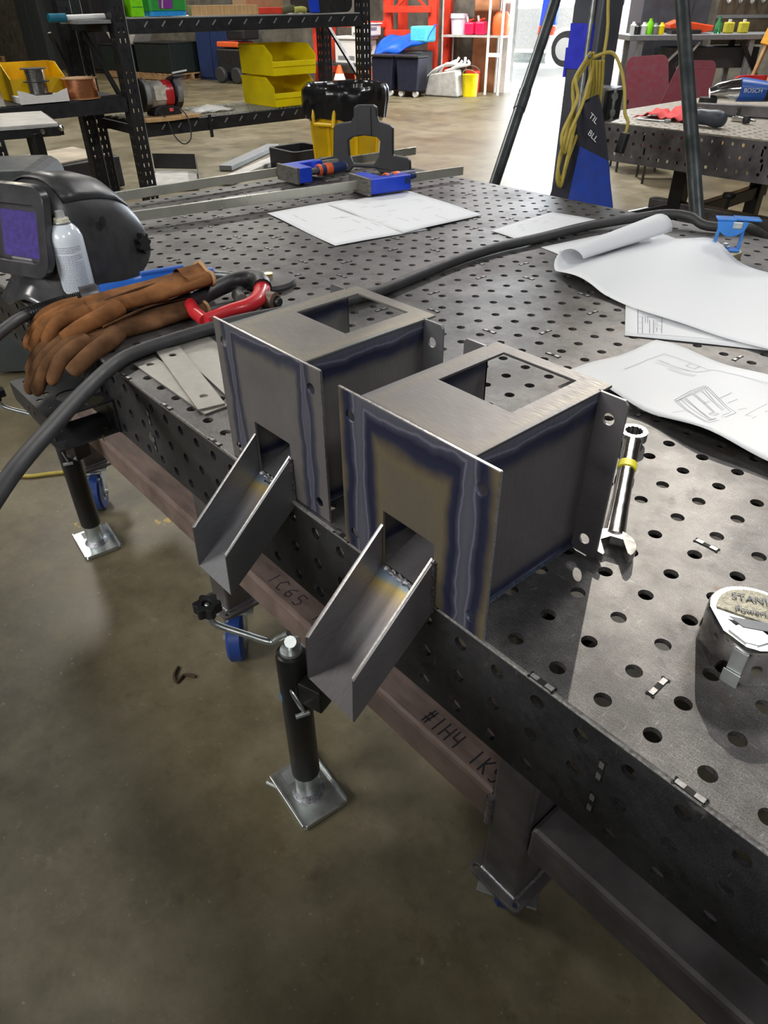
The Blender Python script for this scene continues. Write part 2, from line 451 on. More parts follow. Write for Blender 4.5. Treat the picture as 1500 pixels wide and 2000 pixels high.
def tint_mat(name, basec, straw, kind, brushed=(1, 14, 1), W=0.06, dark=(0.035, 0.04, 0.085)):
    """mill steel with weld heat tint: bands of blue, purple and straw beside the weld lines (local coords of the chute box)"""
    m, nt, b = base(name)
    x, y, z = xyz(nt)
    w = noise(nt, 13, 1) * 0.030 - 0.015
    w2 = noise(nt, 45, 1) * 0.006 - 0.003
    if kind == 'front':
        d = ((x.abs() - 0.0765).abs()).min((z * -1 + 0.196) * 0.62 + 0.004 + (x.abs() - 0.079).max(0.0) * 12.0) + w * 0.55 + w2
    elif kind == 'side':
        d = ((z * -1 + 0.196) * 0.80).min(z + 0.002) + w * 0.35 + w2 * 0.6
    elif kind == 'top':
        d = (x.abs() * -1 + 0.078).min(y + 0.004) * 0.9 + w * 0.5 + 0.008
    elif kind == 'chute':
        d = (y * -1 + 0.004) * 0.75 + w * 0.8 + 0.006
    else:
        d = z * 0 + 0.08
    t = d.mr(0.0, W)
    br = noise(nt, 55, 5, brushed, 0.65); big = noise(nt, 9, 4)
    body = mix(nt, big.mr(0.3, 0.7), tuple(k * 0.82 for k in basec), tuple(k * 1.12 for k in basec))
    if kind == 'top':
        stops = [(0.0, tuple(k * 0.62 for k in basec)), (0.12, (basec[0] * 0.75, basec[1] * 0.85, basec[2] * 1.0)), (0.26, (basec[0] * 1.2, basec[1] * 1.15, basec[2] * 1.0)), (0.5, basec), (1, basec)]
    elif kind == 'chute':
        stops = [(0.0, (0.30, 0.30, 0.42)), (0.16, (0.14, 0.16, 0.34)), (0.28, (0.22, 0.30, 0.36)), (0.38, (0.50, 0.38, 0.14)), (0.55, (0.34, 0.29, 0.26)), (0.8, basec), (1, basec)]
    else:
        mid = tuple(k * 0.5 + q * 0.5 for k, q in zip(dark, straw))
        stops = [(0.0, (0.185, 0.19, 0.245)), (0.11, (0.155, 0.16, 0.22)), (0.145, (0.30, 0.30, 0.40)), (0.18, (0.11, 0.115, 0.17)),
                 (0.27, dark), (0.38, tuple(k * 1.25 for k in dark)), (0.47, mid), (0.58, straw), (0.95, basec)]
    tint = ramp(nt, t, stops)
    c = mix(nt, t.mr(0.5, 1.0), tint, body)
    c = mix(nt, br.mr(0.3, 0.7, 0.0, 0.45), c, mix(nt, 0.5, c, (0.03, 0.03, 0.032)))
    if kind in ('top', 'front', 'side'):
        sm = noise(nt, 7, 6, (1, 1, 1), 0.7)
        c = mix(nt, sm.mr(0.58, 0.70, 0, 0.45), c, (0.13, 0.12, 0.11))
    nt.links.new(c, b.inputs['Base Color'])
    b.inputs['Metallic'].default_value = 0.45 if kind == 'top' else 0.66
    lo = 0.46 if kind == 'top' else 0.36
    nt.links.new(br.mr(0.3, 0.7, lo, lo + 0.16).k, b.inputs['Roughness'])
    bump(nt, b, br, 0.06, 0.001)
    return m

# ------------------------------------------------------------------ floor, shell, yard
W0, WE, WN = V((-9.76, 11.5, 0)), V((0.968, 0.251, 0)), V((0.251, -0.968, 0))
def wl(s, off, z): return W0 + WE * s + WN * off + V((0, 0, z))      # a point by the far wall: along it, in front of it, height
WRZ = math.atan2(WE.y, WE.x)

def floor_mat():
    m, nt, b = base('workshop_floor')
    x, y, z = xyz(nt)
    n1 = noise(nt, 0.9, 7); n2 = noise(nt, 5, 8, (1, 1, 1), 0.7); n3 = noise(nt, 60, 4)
    c = ramp(nt, n1 * 0.45 + n2 * 0.55, [(0.36, (0.082, 0.066, 0.036)), (0.50, (0.150, 0.126, 0.074)), (0.64, (0.235, 0.205, 0.135))])
    c = mix(nt, n3.mr(0.66, 0.74, 0, 0.5), c, (0.42, 0.40, 0.34))
    st = noise(nt, 2.3, 5)
    c = mix(nt, st.mr(0.56, 0.70, 0, 0.7), c, (0.050, 0.043, 0.031))
    n4 = noise(nt, 14, 9, (1, 1, 1), 0.75)
    c = mix(nt, n4.mr(0.30, 0.44, 0.5, 0), c, (0.06, 0.045, 0.03))
    c = mix(nt, n4.mr(0.60, 0.72, 0, 0.35), c, (0.33, 0.30, 0.23))
    ln = ((y - 0.03) - (x + 1.80) * 1.6).abs() * 0.53          # worn yellow line
    msk = ln.lt(0.045) * n2.gt(0.55) * x.gt(-2.0) * x.lt(-1.45)
    c = mix(nt, msk * 0.7, c, (0.50, 0.34, 0.04))
    nt.links.new(c, b.inputs['Base Color'])
    nt.links.new((n1 * 0.5 + n2 * 0.5).mr(0.3, 0.7, 0.34, 0.55).k, b.inputs['Roughness'])
    bump(nt, b, n2 * 0.5 + n3 * 0.3 + n1, 0.16, 0.006)
    return m
mb = MB()
a, b_, c_, d_ = wl(-24, 0, FZ), wl(20, 0, FZ), V((9, -7, FZ)), V((-33, -7, FZ))
mb.add([d_, c_, b_, a], [(0, 1, 2, 3)])
mb.add([p - V((0, 0, 0.15)) for p in (d_, c_, b_, a)], [(3, 2, 1, 0)])
struct(mb.build('floor', floor_mat(), fix=False))
# roof with an open skylight strip glazed with plastic tinted to dim and fade the sun (out of frame; the sun patch on the table comes through it)
CZ = 5.1
sk = (-5.35, 7.4, -2.55, 9.95)
mb = MB().plate([(-34, -9), (13, -9), (13, 24), (-34, 24)], [rect(*sk)], 0.12, lambda u, v, w: (u, v, CZ + 0.12 + w))
struct(mb.build('ceiling', M['ceiling']))
m, nt, b = base('graded_skylight')
tr = nt.nodes.new('ShaderNodeBsdfTransparent')
x, y, z = xyz(nt)
sun_fade = (x.mr(sk[0] + 0.05, sk[0] + 0.95) * (y * -1).mr(-sk[3] + 0.05, -sk[3] + 1.0)) * (noise(nt, 1.5, 2) * 0.3 + 0.85)  # pane tint graded to limit the sun patch and soften its border
nt.links.new(ramp(nt, sun_fade, [(0.0, (0.012, 0.012, 0.011)), (1.0, (0.31, 0.303, 0.290))]), tr.inputs[0])
nt.links.new(tr.outputs[0], nt.nodes['Material Output'].inputs[0])
struct(MB().box(((sk[0] + sk[2]) / 2, (sk[1] + sk[3]) / 2, CZ + 0.06), (sk[2] - sk[0], sk[3] - sk[1], 0.02)).build('window_1', m))
def wall(name, p0, p1, z0=FZ, z1=CZ, m='concrete_wall'):
    p0, p1 = V(p0), V(p1)
    d = (p1 - p0).normalized(); n = V((d.y, -d.x, 0))
    mid = (p0 + p1) / 2
    return struct(MB().box((mid.x, mid.y, (z0 + z1) / 2), ((p1 - p0).length, 0.2, z1 - z0), rz=math.atan2(d.y, d.x)).build(name, M[m]))
DW = 3.15
wall('wall_back', wl(-24, -0.1, 0), wl(0, -0.1, 0))
wall('wall_back_right', wl(DW, -0.1, 0), wl(16, -0.1, 0))
wall('wall_back_lintel', wl(0, -0.1, 0), wl(DW, -0.1, 0), 3.0, CZ)
wall('wall_left', (-32, -8, 0), wl(-22.5, 0, 0))
wall('wall_front', (-33, -7.1, 0), (10, -7.1, 0))
wall('wall_right', (8, -8, 0), wl(16, 0, 0))
struct(MB().box(wl(-0.06, 0.06, 1.05), (0.16, 0.18, 3.9), rz=WRZ).build('trim_1', mat('door_frame_white', (0.8, 0.72, 0.66), 0.5)))
struct(MB().box(wl(DW + 0.06, 0.06, 1.05), (0.16, 0.18, 3.9), rz=WRZ).build('trim_2', M['column']))
struct(MB().box(wl(-0.42, 0.05, 0.6), (0.62, 0.06, 3.0), rz=WRZ).build('wall_back_board', mat('plywood_wall', (0.42, 0.19, 0.09), 0.7, 0, 0.25, 5)))
mb = MB()
mb.add([wl(-16, -0.21, FZ - 0.005), wl(18, -0.21, FZ - 0.005), wl(24, -60, 1.2), wl(-22, -60, 1.2)], [(0, 1, 2, 3)])
o = struct(mb.build('ground_yard', M['asphalt'], fix=False))

# ------------------------------------------------------------------ welding tables
def slot_tab_mesh(vertical=False):
    mb = MB()
    mb.box((0, 0, 0), (0.028, 0.0058, 0.0012))
    for s in (-1, 1):
        mb.box((s * 0.0085, 0, 0.0005), (0.0085, 0.0050, 0.0012), mi=1)
        for t in (-1, 1): mb.cyl((s * 0.0135, t * 0.0030, -0.0006), (s * 0.0135, t * 0.0030, 0.0006), 0.0016, n=8)
    return mb.mesh('slot_tab', [M['slot'], M['tabsteel']])
SLOT = slot_tab_mesh()
def slot(parent, Mx, name='slot_tab'):
    o = bpy.data.objects.new(name, SLOT); COL.objects.link(o)
    o.matrix_basis = Mx; o.parent = parent
    if parent.get('_w'): o.matrix_parent_inverse = parent.matrix_basis.inverted()
    return o

def top_mesh(nx0, nx1, ny, r=0.0083, t=0.00635, n=16):
    vs, fs = [], []
    idx = {}
    def cv(i, j):
        if (i, j) not in idx: idx[(i, j)] = len(vs); vs.append((i * P - P / 2, j * P, 0))
        return idx[(i, j)]
    ring = [(r * math.cos(2 * PI * (k + 0.5) / n - 3 * PI / 4 - PI / n), r * math.sin(2 * PI * (k + 0.5) / n - 3 * PI / 4 - PI / n)) for k in range(n)]
    q = n // 4
    for i in range(nx0, nx1):
        for j in range(ny):
            cx, cy = i * P, (j + 0.5) * P
            o = len(vs); vs.extend((cx + x, cy + y, 0) for x, y in ring)
            ob = len(vs); vs.extend((cx + x, cy + y, -t) for x, y in ring)
            cr = [cv(i, j), cv(i + 1, j), cv(i + 1, j + 1), cv(i, j + 1)]
            for s in range(4):            # corner s faces ring vertices s*q .. (s+1)*q
                a, b = cr[s], cr[(s + 1) % 4]
                for k in range(q):
                    u, v = o + s * q + k, o + (s * q + k + 1) % n
                    h = q // 2
                    fs.append((a if k < h else b, v, u))
                fs.append((a, b, o + s * q + q // 2))
            for k in range(n):
                u, v = k, (k + 1) % n
                fs.append((o + u, o + v, ob + v, ob + u))
    me = bpy.data.meshes.new('tabletop'); me.from_pydata(vs, [], fs)
    me.materials.append(M['table'])
    return me

TX0, TX1, TY = -40, 22, 32
XL, XR, YB = (TX0 - 0.5) * P, (TX1 - 0.5) * P, TY * P
AD = 0.152
table = thing('welding_table', 'large steel welding table drilled with a grid of holes, carrying the two chute boxes', 'table', (-0.72, 0.8, FZ))
o = bpy.data.objects.new('tabletop', top_mesh(TX0, TX1, TY)); COL.objects.link(o)
o.parent = table; o.matrix_parent_inverse = table.matrix_basis.inverted()
def apron(parent, name, u0, u1, fr, first, cols, m='apron'):
    holes = []
    for k in range(cols):
        for z in (-0.030, -0.080, -0.1305):
            holes.append(circ(first + k * P, z, 0.0083, 12))
    return MB().plate(rect(u0, -AD, u1, -0.0066), holes, 0.006, fr).build(name, M[m], parent)
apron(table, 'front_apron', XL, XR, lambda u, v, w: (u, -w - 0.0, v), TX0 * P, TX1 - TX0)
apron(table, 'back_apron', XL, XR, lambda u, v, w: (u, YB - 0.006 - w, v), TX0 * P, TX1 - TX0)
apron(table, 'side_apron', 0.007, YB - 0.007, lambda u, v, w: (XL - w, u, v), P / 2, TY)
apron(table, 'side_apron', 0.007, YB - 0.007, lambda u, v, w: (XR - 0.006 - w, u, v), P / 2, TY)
MB().tube([(XL, 0.0004, -0.0034), (XR, 0.0004, -0.0034)], 0.0034, 8).build('front_bend', M['cutedge'], table, smooth=True)
# inner rib grid under the top
for k in range(-13, 4):
    MB().box((0.127 + k * 0.1524, YB / 2, -0.075), (0.005, YB - 0.03, 0.125)).build('rib', M['apron'], table) if k % 2 == 0 else None
for y in (0.3048, 0.6096, 0.9144, 1.2192):
    MB().box(((XL + XR) / 2, y, -0.073), (XR - XL - 0.03, 0.005, 0.12)).build('rib', M['apron'], table)
for k in range(-6, 4):
    for j in range(10):
        x, y = 0.127 + k * 0.3048, 0.076 + j * 0.1524
        slot(table, MX.Translation((x, y, 0.0003)) @ MX.Rotation(PI / 2, 4, 'Z'))
for y in (0.3048, 0.6096, 0.9144, 1.2192):
    for k in range(-13, 7):
        slot(table, MX.Translation((0.0515 + k * 0.1524, y, 0.0003)))
ET = [0.0525 + k * 0.1493 for k in range(-13, 7)]
for x in ET:
    slot(table, MX.Translation((x, -0.0002, 0.0004)), 'edge_tab')
for x in [0.1278 + k * 0.3027 for k in range(-6, 2)]:
    for z in (-0.054, -0.1055):
        slot(table, MX.Translation((x, -0.0004, z)) @ MX.Rotation(PI / 2, 4, 'X') @ MX.Rotation(PI / 2 - 0.0, 4, 'Z'))
# legs, stretchers, casters
LEGX = (-0.048, -0.990, -1.90, 0.92)
def leg(x, y0=0.148):
    o = MB().box((x, y0 + 0.038, -0.44), (0.076, 0.076, 0.59)).build('leg', M['frame_steel'], table, bevel=0.006)
    MB().plate(rrect(x - 0.057, y0 - 0.018, x + 0.057, y0 + 0.096, 0.014), [circ(x + a * 0.045, y0 + 0.039 + b * 0.045, 0.005, 10) for a in (-1, 1) for b in (-1, 1)], 0.010,
               lambda u, v, w: (u, v, -0.735 + w)).build('leg_plate', M['frame_steel'], table, bevel=0.001)
    mb = MB()
    z = -0.733
    mb.tube([(x - 0.038, y0 - 0.001, z), (x + 0.038, y0 - 0.001, z)], 0.0042, 8)
    mb.tube([(x + 0.039, y0, z), (x + 0.039, y0 + 0.076, z)], 0.0042, 8)
    mb.build('weld_bead', M['weld'], table, smooth=True)
    return o
for x in LEGX: leg(x)
for x in LEGX: leg(x, 1.40)
MB().box((-0.519, 0.148 + 0.10, -0.548), (0.866, 0.20, 0.080)).build('stretcher', M['rusty'], table, bevel=0.009, label='brown rusty stretcher tube with marker writing')
MB().box((-1.443, 0.148 + 0.10, -0.548), (0.830, 0.20, 0.080)).build('stretcher', M['rusty'], table, bevel=0.009, label='brown rusty stretcher tube at the left')
MB().box((0.436, 0.148 + 0.10, -0.548), (0.89, 0.20, 0.080)).build('stretcher', M['frame_steel'], table, bevel=0.009)
MB().tube([(-0.0865, 0.1465, -0.515), (-0.0865, 0.1465, -0.585)], 0.006, 8).build('weld_bead', M['weld'], table, smooth=True)
MB().tube([(-0.951, 0.1465, -0.512), (-0.951, 0.1465, -0.585)], 0.006, 8).build('weld_bead', M['weld'], table, smooth=True)
def writing(strokes, o, sx, sy, w):
    """marker strokes on the stretcher top; strokes are polylines in letter units"""
    mb = MB()
    for st in strokes:
        mb.ribbon([(o[0] + sx * u, o[1] + sy * v) for u, v in st], w, lambda x, y: (x, y, -0.5074))
    return mb
def glyphs(s, gap=1.45):
    G = {'#': [[(.3, 0), (.45, 1)], [(.7, 0), (.85, 1)], [(.1, .33), (1, .33)], [(.1, .67), (1, .67)]],
         '1': [[(.5, 0), (.5, 1)]], 'H': [[(0, 0), (0, 1)], [(0, .5), (.9, .5)], [(.9, 0), (.9, 1)]],
         '4': [[(0, 1), (0, .45), (.9, .45)], [(.8, 0), (.8, 1)]], 'L': [[(.2, 1), (.2, 0), (.9, 0)]],
         '5': [[(.9, 1), (.1, 1), (.1, .55), (.7, .55), (.9, .3), (.6, 0), (.1, .05)]], ' ': [],
         '6': [[(.8, 1), (.2, .7), (.1, .3), (.4, 0), (.8, .2), (.7, .5), (.2, .45)]],
         'C': [[(.9, .9), (.4, 1), (.05, .5), (.4, 0), (.9, .1)]],
         'K': [[(.1, 0), (.1, 1)], [(.9, 1), (.15, .5), (.9, 0)]]}
    out = []
    for i, ch in enumerate(s): out += [[(u + i * gap, v) for u, v in st] for st in G[ch]]
    return out
writing(glyphs('#1H4 1K51'), (-0.268, 0.162), 0.0155, 0.034, 0.0035).build('marker_writing', M['inkdark'], table, fix=False)
writing(glyphs('1C65 1C6'), (-0.762, 0.165), 0.022, 0.032, 0.003).build('marker_writing', M['inkdark'], table, fix=False)

def caster(name, x, y, rz, label, wheel_m=None):
    t = thing(name, label, 'caster', (x, y, FZ), rz, 'casters under the table legs', local=True)
    tz = 0.155
    mb = MB().box((0, 0, tz - 0.0032), (0.105, 0.105, 0.006))
    mb.cyl((0, 0, tz - 0.025), (0, 0, tz - 0.006), 0.032, 0.036, 18)
    mb.build('top_plate', M['zinc'], t, bevel=0.001)
    for s in (-1, 1):
        MB().plate([(0.03, 0.135), (-0.03, 0.135), (-0.062, 0.066), (-0.054, 0.046), (-0.034, 0.046), (0.0, 0.09)], [], 0.005,
                   lambda u, v, w: (u, s * 0.027 + (w if s > 0 else -w), v)).build('fork_side', M['zinc'], t)
    wr = 0.063
    w = MB().lathe([(0.030, -0.021), (0.056, -0.021), (wr, -0.014), (wr, 0.014), (0.056, 0.021), (0.030, 0.021)], (-0.045, 0, wr), 26, (0, 1, 0)).build('wheel', M['bluewheel'], t, smooth=True, label='blue wheel')
    MB().lathe([(0.008, -0.022), (0.031, -0.022), (0.031, 0.022), (0.008, 0.022)], (-0.045, 0, wr), 18, (0, 1, 0)).build('hub', M['greywheel'], w, smooth=True)
    MB().cyl((-0.045, -0.036, wr), (-0.045, 0.036, wr), 0.008, n=6).build('axle_bolt', M['zinc'], t)
    return t
caster('swivel_caster', LEGX[0], 0.187, -1.05, 'blue wheeled caster under the nearest table leg, in deep shade')
caster('swivel_caster', LEGX[1], 0.187, 2.5, 'blue wheeled caster under the middle table leg, behind the crank handle')
caster('swivel_caster', LEGX[2], 0.187, 2.6, 'blue wheeled caster under the far left table leg, behind the left jack')
for i, x in enumerate(LEGX):
    caster('swivel_caster', x, 1.439, 1.0 + i, 'blue wheeled caster at the back of the table, %s leg' % ('near', 'middle', 'farthest', 'right end')[i])
caster('swivel_caster', LEGX[3], 0.187, 0.3, 'blue wheeled caster at the front right end leg of the table')

def jack(loc, rz, label, crank_dir):
    t = thing('leveling_jack', label, 'jack', loc, rz, 'leveling jacks under the table edge', local=True)
    pl = MB()
    pl.plate(rrect(-0.08, -0.057, 0.08, 0.057, 0.012), [], 0.004, lambda u, v, w: (u, v, 0.0042 + w))
    for s in (-1, 1):
        pl.bar((-0.074, s * 0.0545, 0.008), (0.074, s * 0.0545, 0.008), 0.005, 0.010)
        if s > 0: pl.bar((s * 0.0775, -0.05, 0.008), (s * 0.0775, 0.05, 0.008), 0.005, 0.010)
    pl.build('foot_plate', M['zinc'], t, bevel=0.0015)
    mb = MB(); mb.box((-0.052, 0.0, 0.0046), (0.035, 0.06, 0.0006))
    mb.build('foot_label', M['grey'], t)
    MB().cyl((0, 0, 0.004), (0, 0, 0.10), 0.0265, n=24).build('inner_tube', M['zinc'], t, smooth=True)
    MB().lathe([(0.036, 0.004), (0.029, 0.014), (0.0265, 0.018)], (0, 0, 0), 24).build('weld_ring', M['weld'], t, smooth=True)
    body = MB().lathe([(0.0285, 0.075), (0.030, 0.078), (0.030, 0.437), (0.0275, 0.446), (0.020, 0.450)], (0, 0, 0), 28).build('outer_tube', M['blackpaint'], t, smooth=True)
    mb = MB()
    a0 = -2.75
    mb.grid(10, 2, lambda u, v: (0.0304 * math.cos(a0 + u * 1.2), 0.0304 * math.sin(a0 + u * 1.2), 0.335 + v * 0.022 - 0.012 * u))
    mb.build('maker_sticker', M['tubblue'], body, label='small blue and white sticker')
    cap = MB().lathe([(0.021, 0.449), (0.020, 0.455), (0.012, 0.458)], (0, 0, 0), 20)
    cap.cyl((0.004, 0, 0.458), (0.004, 0, 0.468), 0.006, n=10)
    cap.build('top_cap', M['zinc'], t, smooth=True)
    c, s = math.cos(crank_dir), math.sin(crank_dir)
    def L(r, q, z): return (r * c - q * s, r * s + q * c, z)
    hd = MB().tube([L(-0.006, -0.018, 0.455), L(-0.008, 0.030, 0.505)], 0.011, 12)
    hd.build('crank_boss', M['zinc'], t, smooth=True)
    h = MB().tube(spline([L(0.002, -0.008, 0.486), L(0.022, -0.012, 0.470), L(0.040, -0.016, 0.455), L(0.085, -0.018, 0.472), L(0.128, -0.020, 0.490), L(0.144, -0.021, 0.503), L(0.146, -0.021, 0.524)], 6), 0.0065, 10).build('crank_handle', M['zinc'], t, smooth=True)
    k = MB()
    cx, cy, cz = L(0.146, -0.021, 0.526)
    prof = []
    k.lathe([(0.009, -0.012), (0.011, 0.0)], (cx, cy, cz), 14)
    pts = [(0.0225 + 0.0035 * math.cos(6 * a), a) for a in [2 * PI * i / 48 for i in range(48)]]
    k.plate([(cx + r * math.cos(a), cy + r * math.sin(a)) for r, a in pts], [circ(cx, cy, 0.009, 16)], 0.020, lambda u, v, w: (u, v, cz + 0.022 + w))
    k.lathe([(0.0085, 0.0), (0.0085, 0.008)], (cx, cy, cz), 14)
    kn = k.build('knob', M['blackplastic'], h, bevel=0.0015)
    MB().lathe([(0.005, 0.008), (0.005, 0.018), (0.003, 0.020)], (cx, cy, cz), 10).build('knob_screw', M['zinc'], h, smooth=True)
    MB().bar((0.028, 0.01, 0.375), (0.075, 0.03, 0.375), 0.05, 0.055).build('mount_block', M['blackpaint'], t, bevel=0.003)
    ring = [(0.050 + 0.020 * math.cos(a), -0.022 - 0.006 * math.sin(a), 0.372 + 0.028 * math.sin(a)) for a in [2 * PI * i / 24 for i in range(24)]]
    MB().tube(ring, 0.0022, 8, closed=True).build('pin_ring', M['zinc'], t, smooth=True)
    MB().cyl((0.052, -0.030, 0.335), (0.058, -0.004, 0.335), 0.005, n=10).build('lock_pin', M['zinc'], t)
    return t
jack((-0.505, 0.058, FZ), -0.10, 'black tube jack with crank and knob, standing below the nearer chute', -2.22)
jack((-1.683, 0.070, FZ), -0.10, 'black tube jack on a square zinc foot, below the side tray at left', -2.02)
# ------------------------------------------------------------------ the two welded chute boxes
def chute_box(name, label, loc, rz, fr_c, fr_s, sd_c, tp_c, ch_c, W=0.055, dark=(0.035, 0.04, 0.085)):
    t = thing(name, label, 'steel box', loc, rz, 'welded chute boxes', local=True)
    mf = tint_mat('tint_front_' + name, fr_c, fr_s, 'front', (14, 1, 1), W, dark)
    ms = tint_mat('tint_side_' + name, sd_c, tuple(k * 0.85 for k in sd_c), 'side', (1, 14, 1), 0.046)
    mt = tint_mat('tint_top_' + name, tp_c, fr_s, 'top', (1, 12, 1))
    mc = tint_mat('tint_chute_' + name, ch_c, fr_s, 'chute', (8, 1, 1))
    mp = tint_mat('tint_plain_' + name, ch_c, fr_s, 'plain', (1, 1, 12))
    T = 0.003
    hs = [circ(a * 0.0905, z, 0.0068, 16) for a in (-1, 1) for z in (0.173, 0.021)]
    op = rect(-0.0405, 0.0005, 0.0365, 0.080)
    outer = [(-0.1085, 0), (-0.0405, 0), (-0.0405, 0.080), (0.0365, 0.080), (0.0365, 0), (0.1085, 0), (0.1085, 0.200), (-0.1085, 0.200)]
    MB().plate(outer, hs, T, lambda u, v, w: (u, -w - T, v)).build('front_plate', mf, t, bevel=0.0006)
    MB().box((0, -0.0015, 0.2003), (0.217, 0.003, 0.0008)).build('cut_edge', M['cutedge'], t)      # bright sawn edges
    MB().box((0.1087, -0.0015, 0.1), (0.0008, 0.003, 0.2)).build('cut_edge', M['cutedge'], t)
    for s in (-1, 1):
        x = s * 0.0750
        sp = MB().box((x, 0.0935, 0.0985), (T, 0.187, 0.197)).build('side_panel', ms, t)
        fh = [circ(0.018, 0.174, 0.0066, 16), circ(0.018, 0.021, 0.0066, 16)]
        fo = [(0.0, 0.001), (0.034, 0.001), (0.036, 0.004), (0.036, 0.196), (0.032, 0.200), (0.0, 0.200)]
        sg = lambda u, v, w, s=s: (s * (0.0735 + u), 0.187 + w, v)
        MB().plate(fo, fh, T, sg).build('rear_flange', mp, t, bevel=0.0005)
        mb = MB(); mb.tube([(s * 0.0765, 0.003, 0.006), (s * 0.0765, 0.003, 0.194)], 0.0016, 6)
        mb.build('corner_weld', M['weld'], t, smooth=True)
    MB().box((0, 0.095, 0.0018), (0.147, 0.186, 0.003)).build('bottom_plate', mp, t)
    MB().tube([(0.0775, 0.004, 0.004), (0.0775, 0.185, 0.004)], 0.0022, 6).build('bottom_weld', mat('dark_weld_' + name, (0.10, 0.12, 0.17), 0.3, 0.8, 0.3, 150), t, smooth=True)
    MB().plate([(-0.0775, 0.001), (0.0775, 0.001), (0.0775, 0.204), (-0.0775, 0.204)], [rect(-0.0510, 0.084, 0.0465, 0.186)], T,
               lambda u, v, w: (u, v, 0.200 + w)).build('top_plate', mt, t, bevel=0.0007)
    # chute: bent channel, open above, its ends cut plumb
    e = (-0.112, -0.099)
    xl, xr = -0.0415, 0.0365
    for x, s in ((xl, 1), (xr, -1)):
        MB().plate([(0.0, -0.010), (0.0, 0.062), (e[0] + 0.002, -0.036), (e[0], e[1])], [], 0.0025,
                   lambda u, v, w: (x + s * 0.0 + (-w if s < 0 else w), u - 0.0035, v)).build('chute_wall', mp, t, bevel=0.0004)
    MB().plate([(xl, 0.0), (xr, 0.0), (xr, 1.0), (xl, 1.0)], [], 0.0025,
               lambda u, v, w: (u, e[0] * v - 0.0035 - w * 0.66 - 0.0, (0.004 + (e[1] - 0.004) * v) + w * 0.75)).build('chute_floor', mc, t)
    # floor carried on inside the box
    MB().plate([(xl, 0.0), (xr, 0.0), (xr, 0.05), (xl, 0.05)], [], 0.002, lambda u, v, w: (u, v, 0.0055 + v * 0.35 + w)).build('inner_ramp', mp, t)
    pts = [(xl + 0.004 + (xr - xl - 0.008) * i / 22, -0.005 - 0.0009 * math.sin(i * 2.4), 0.0045) for i in range(23)]
    MB().tube(pts, [0.0032 + 0.0009 * math.sin(i * 1.9) for i in range(23)], 8).build('weld_bead', M['weld'], t, smooth=True)
    pts = [(xr + 0.002, -0.0045, -0.009 + 0.069 * i / 26) for i in range(27)]
    MB().tube(pts, [0.0030 + 0.0006 * math.sin(i * 2.0) for i in range(27)], 8).build('weld_bead', mat('dark_bead_' + name, (0.13, 0.12, 0.13), 0.4, 0.7, 0.4, 250, bmp=0.4), t, smooth=True)
    for x in (xl + 0.0012, xr - 0.0012):
        MB().bar((x, -0.004, 0.0623), (x, e[0], -0.0353), 0.0026, 0.0006).build('cut_edge', M['cutedge'], t)
    return t
chute_box('chute_box', 'nearer steel box with a bronze tinted front and broad dark blue weld bands', (-0.1285, 0.0, 0.0006), 0.0,
          (0.255, 0.222, 0.168), (0.285, 0.23, 0.14), (0.185, 0.175, 0.182), (0.095, 0.088, 0.090), (0.25, 0.24, 0.25))
chute_box('chute_box', 'farther steel box with a grey front, standing beside the loose plates', (-0.3865, 0.006, 0.0006), 0.012,
          (0.265, 0.25, 0.255), (0.25, 0.235, 0.225), (0.26, 0.25, 0.24), (0.20, 0.187, 0.165), (0.22, 0.225, 0.24), 0.031, (0.075, 0.08, 0.125))

# ------------------------------------------------------------------ loose flat plates
def strip(a, b, width, z, holes, label, m='plate'):
    a, b = V((*a, z)), V((*b, z)); X = (b - a); L = X.length; X.normalize(); Y = V((0, 0, 1)).cross(X)
    mb = MB().plate(rect(0, 0, L, width), [circ(u, width / 2 + dv, 0.0068, 16) for u, dv in holes], 0.003, lambda u, v, w: a + X * u + Y * v + V((0, 0, w)))
    return tag(mb.build('flat_plate', M[m], bevel=0.0004), label, 'steel plate', 'loose plates beside the box')
strip((-0.877, 0.030), (-0.626, 0.030), 0.042, 0.0032, [(0.022, 0), (0.225, 0)], 'loose steel strip with a hole at each end, lying lowest and leftmost')
strip((-0.897, 0.083), (-0.640, 0.026), 0.044, 0.0064, [(0.035, 0.0), (0.222, 0.0)], 'loose steel strip lying across the other strip, topmost of the fan')
strip((-0.905, 0.118), (-0.642, 0.085), 0.075, 0.0034, [(0.20, 0)], 'wide shiny loose plate pushed under the far box, behind the strips')

# ------------------------------------------------------------------ side tray hung on the apron
t = thing('side_tray', 'dark steel side tray with large cup holes hung on the table apron under the gloves', 'tool tray', (-1.04, -0.06, -0.15))
hl = [circ(-1.105, -0.070, 0.019, 20), circ(-1.012, -0.052, 0.027, 24), circ(-0.962, -0.030, 0.019, 20)]
hl += [circ(-1.13, -0.095 + 0.0, 0.006, 10), circ(-1.072, -0.100, 0.006, 10), circ(-1.05, -0.085, 0.006, 10), circ(-1.03, -0.104, 0.006, 10), circ(-0.99, -0.100, 0.004, 8), circ(-0.962, -0.100, 0.004, 8), circ(-1.145, -0.06, 0.005, 8)]
MB().plate(rect(-1.152, -0.120, -0.938, -0.0005), hl, 0.003, lambda u, v, w: (u, v, -0.080 + w)).build('tray_top', M['apron'], t, bevel=0.0006)
MB().plate([(-1.152, -0.083), (-0.938, -0.083), (-0.938, -0.122), (-0.944, -0.127), (-1.146, -0.118), (-1.152, -0.108)], [circ(-1.06, -0.103, 0.005, 10), circ(-1.03, -0.103, 0.005, 10)], 0.003,
           lambda u, v, w: (u, -0.120 - w, v)).build('tray_front', M['apron'], t, bevel=0.0006)
MB().box((-1.045, -0.0018, -0.116), (0.214, 0.003, 0.066)).build('tray_back', M['apron'], t)
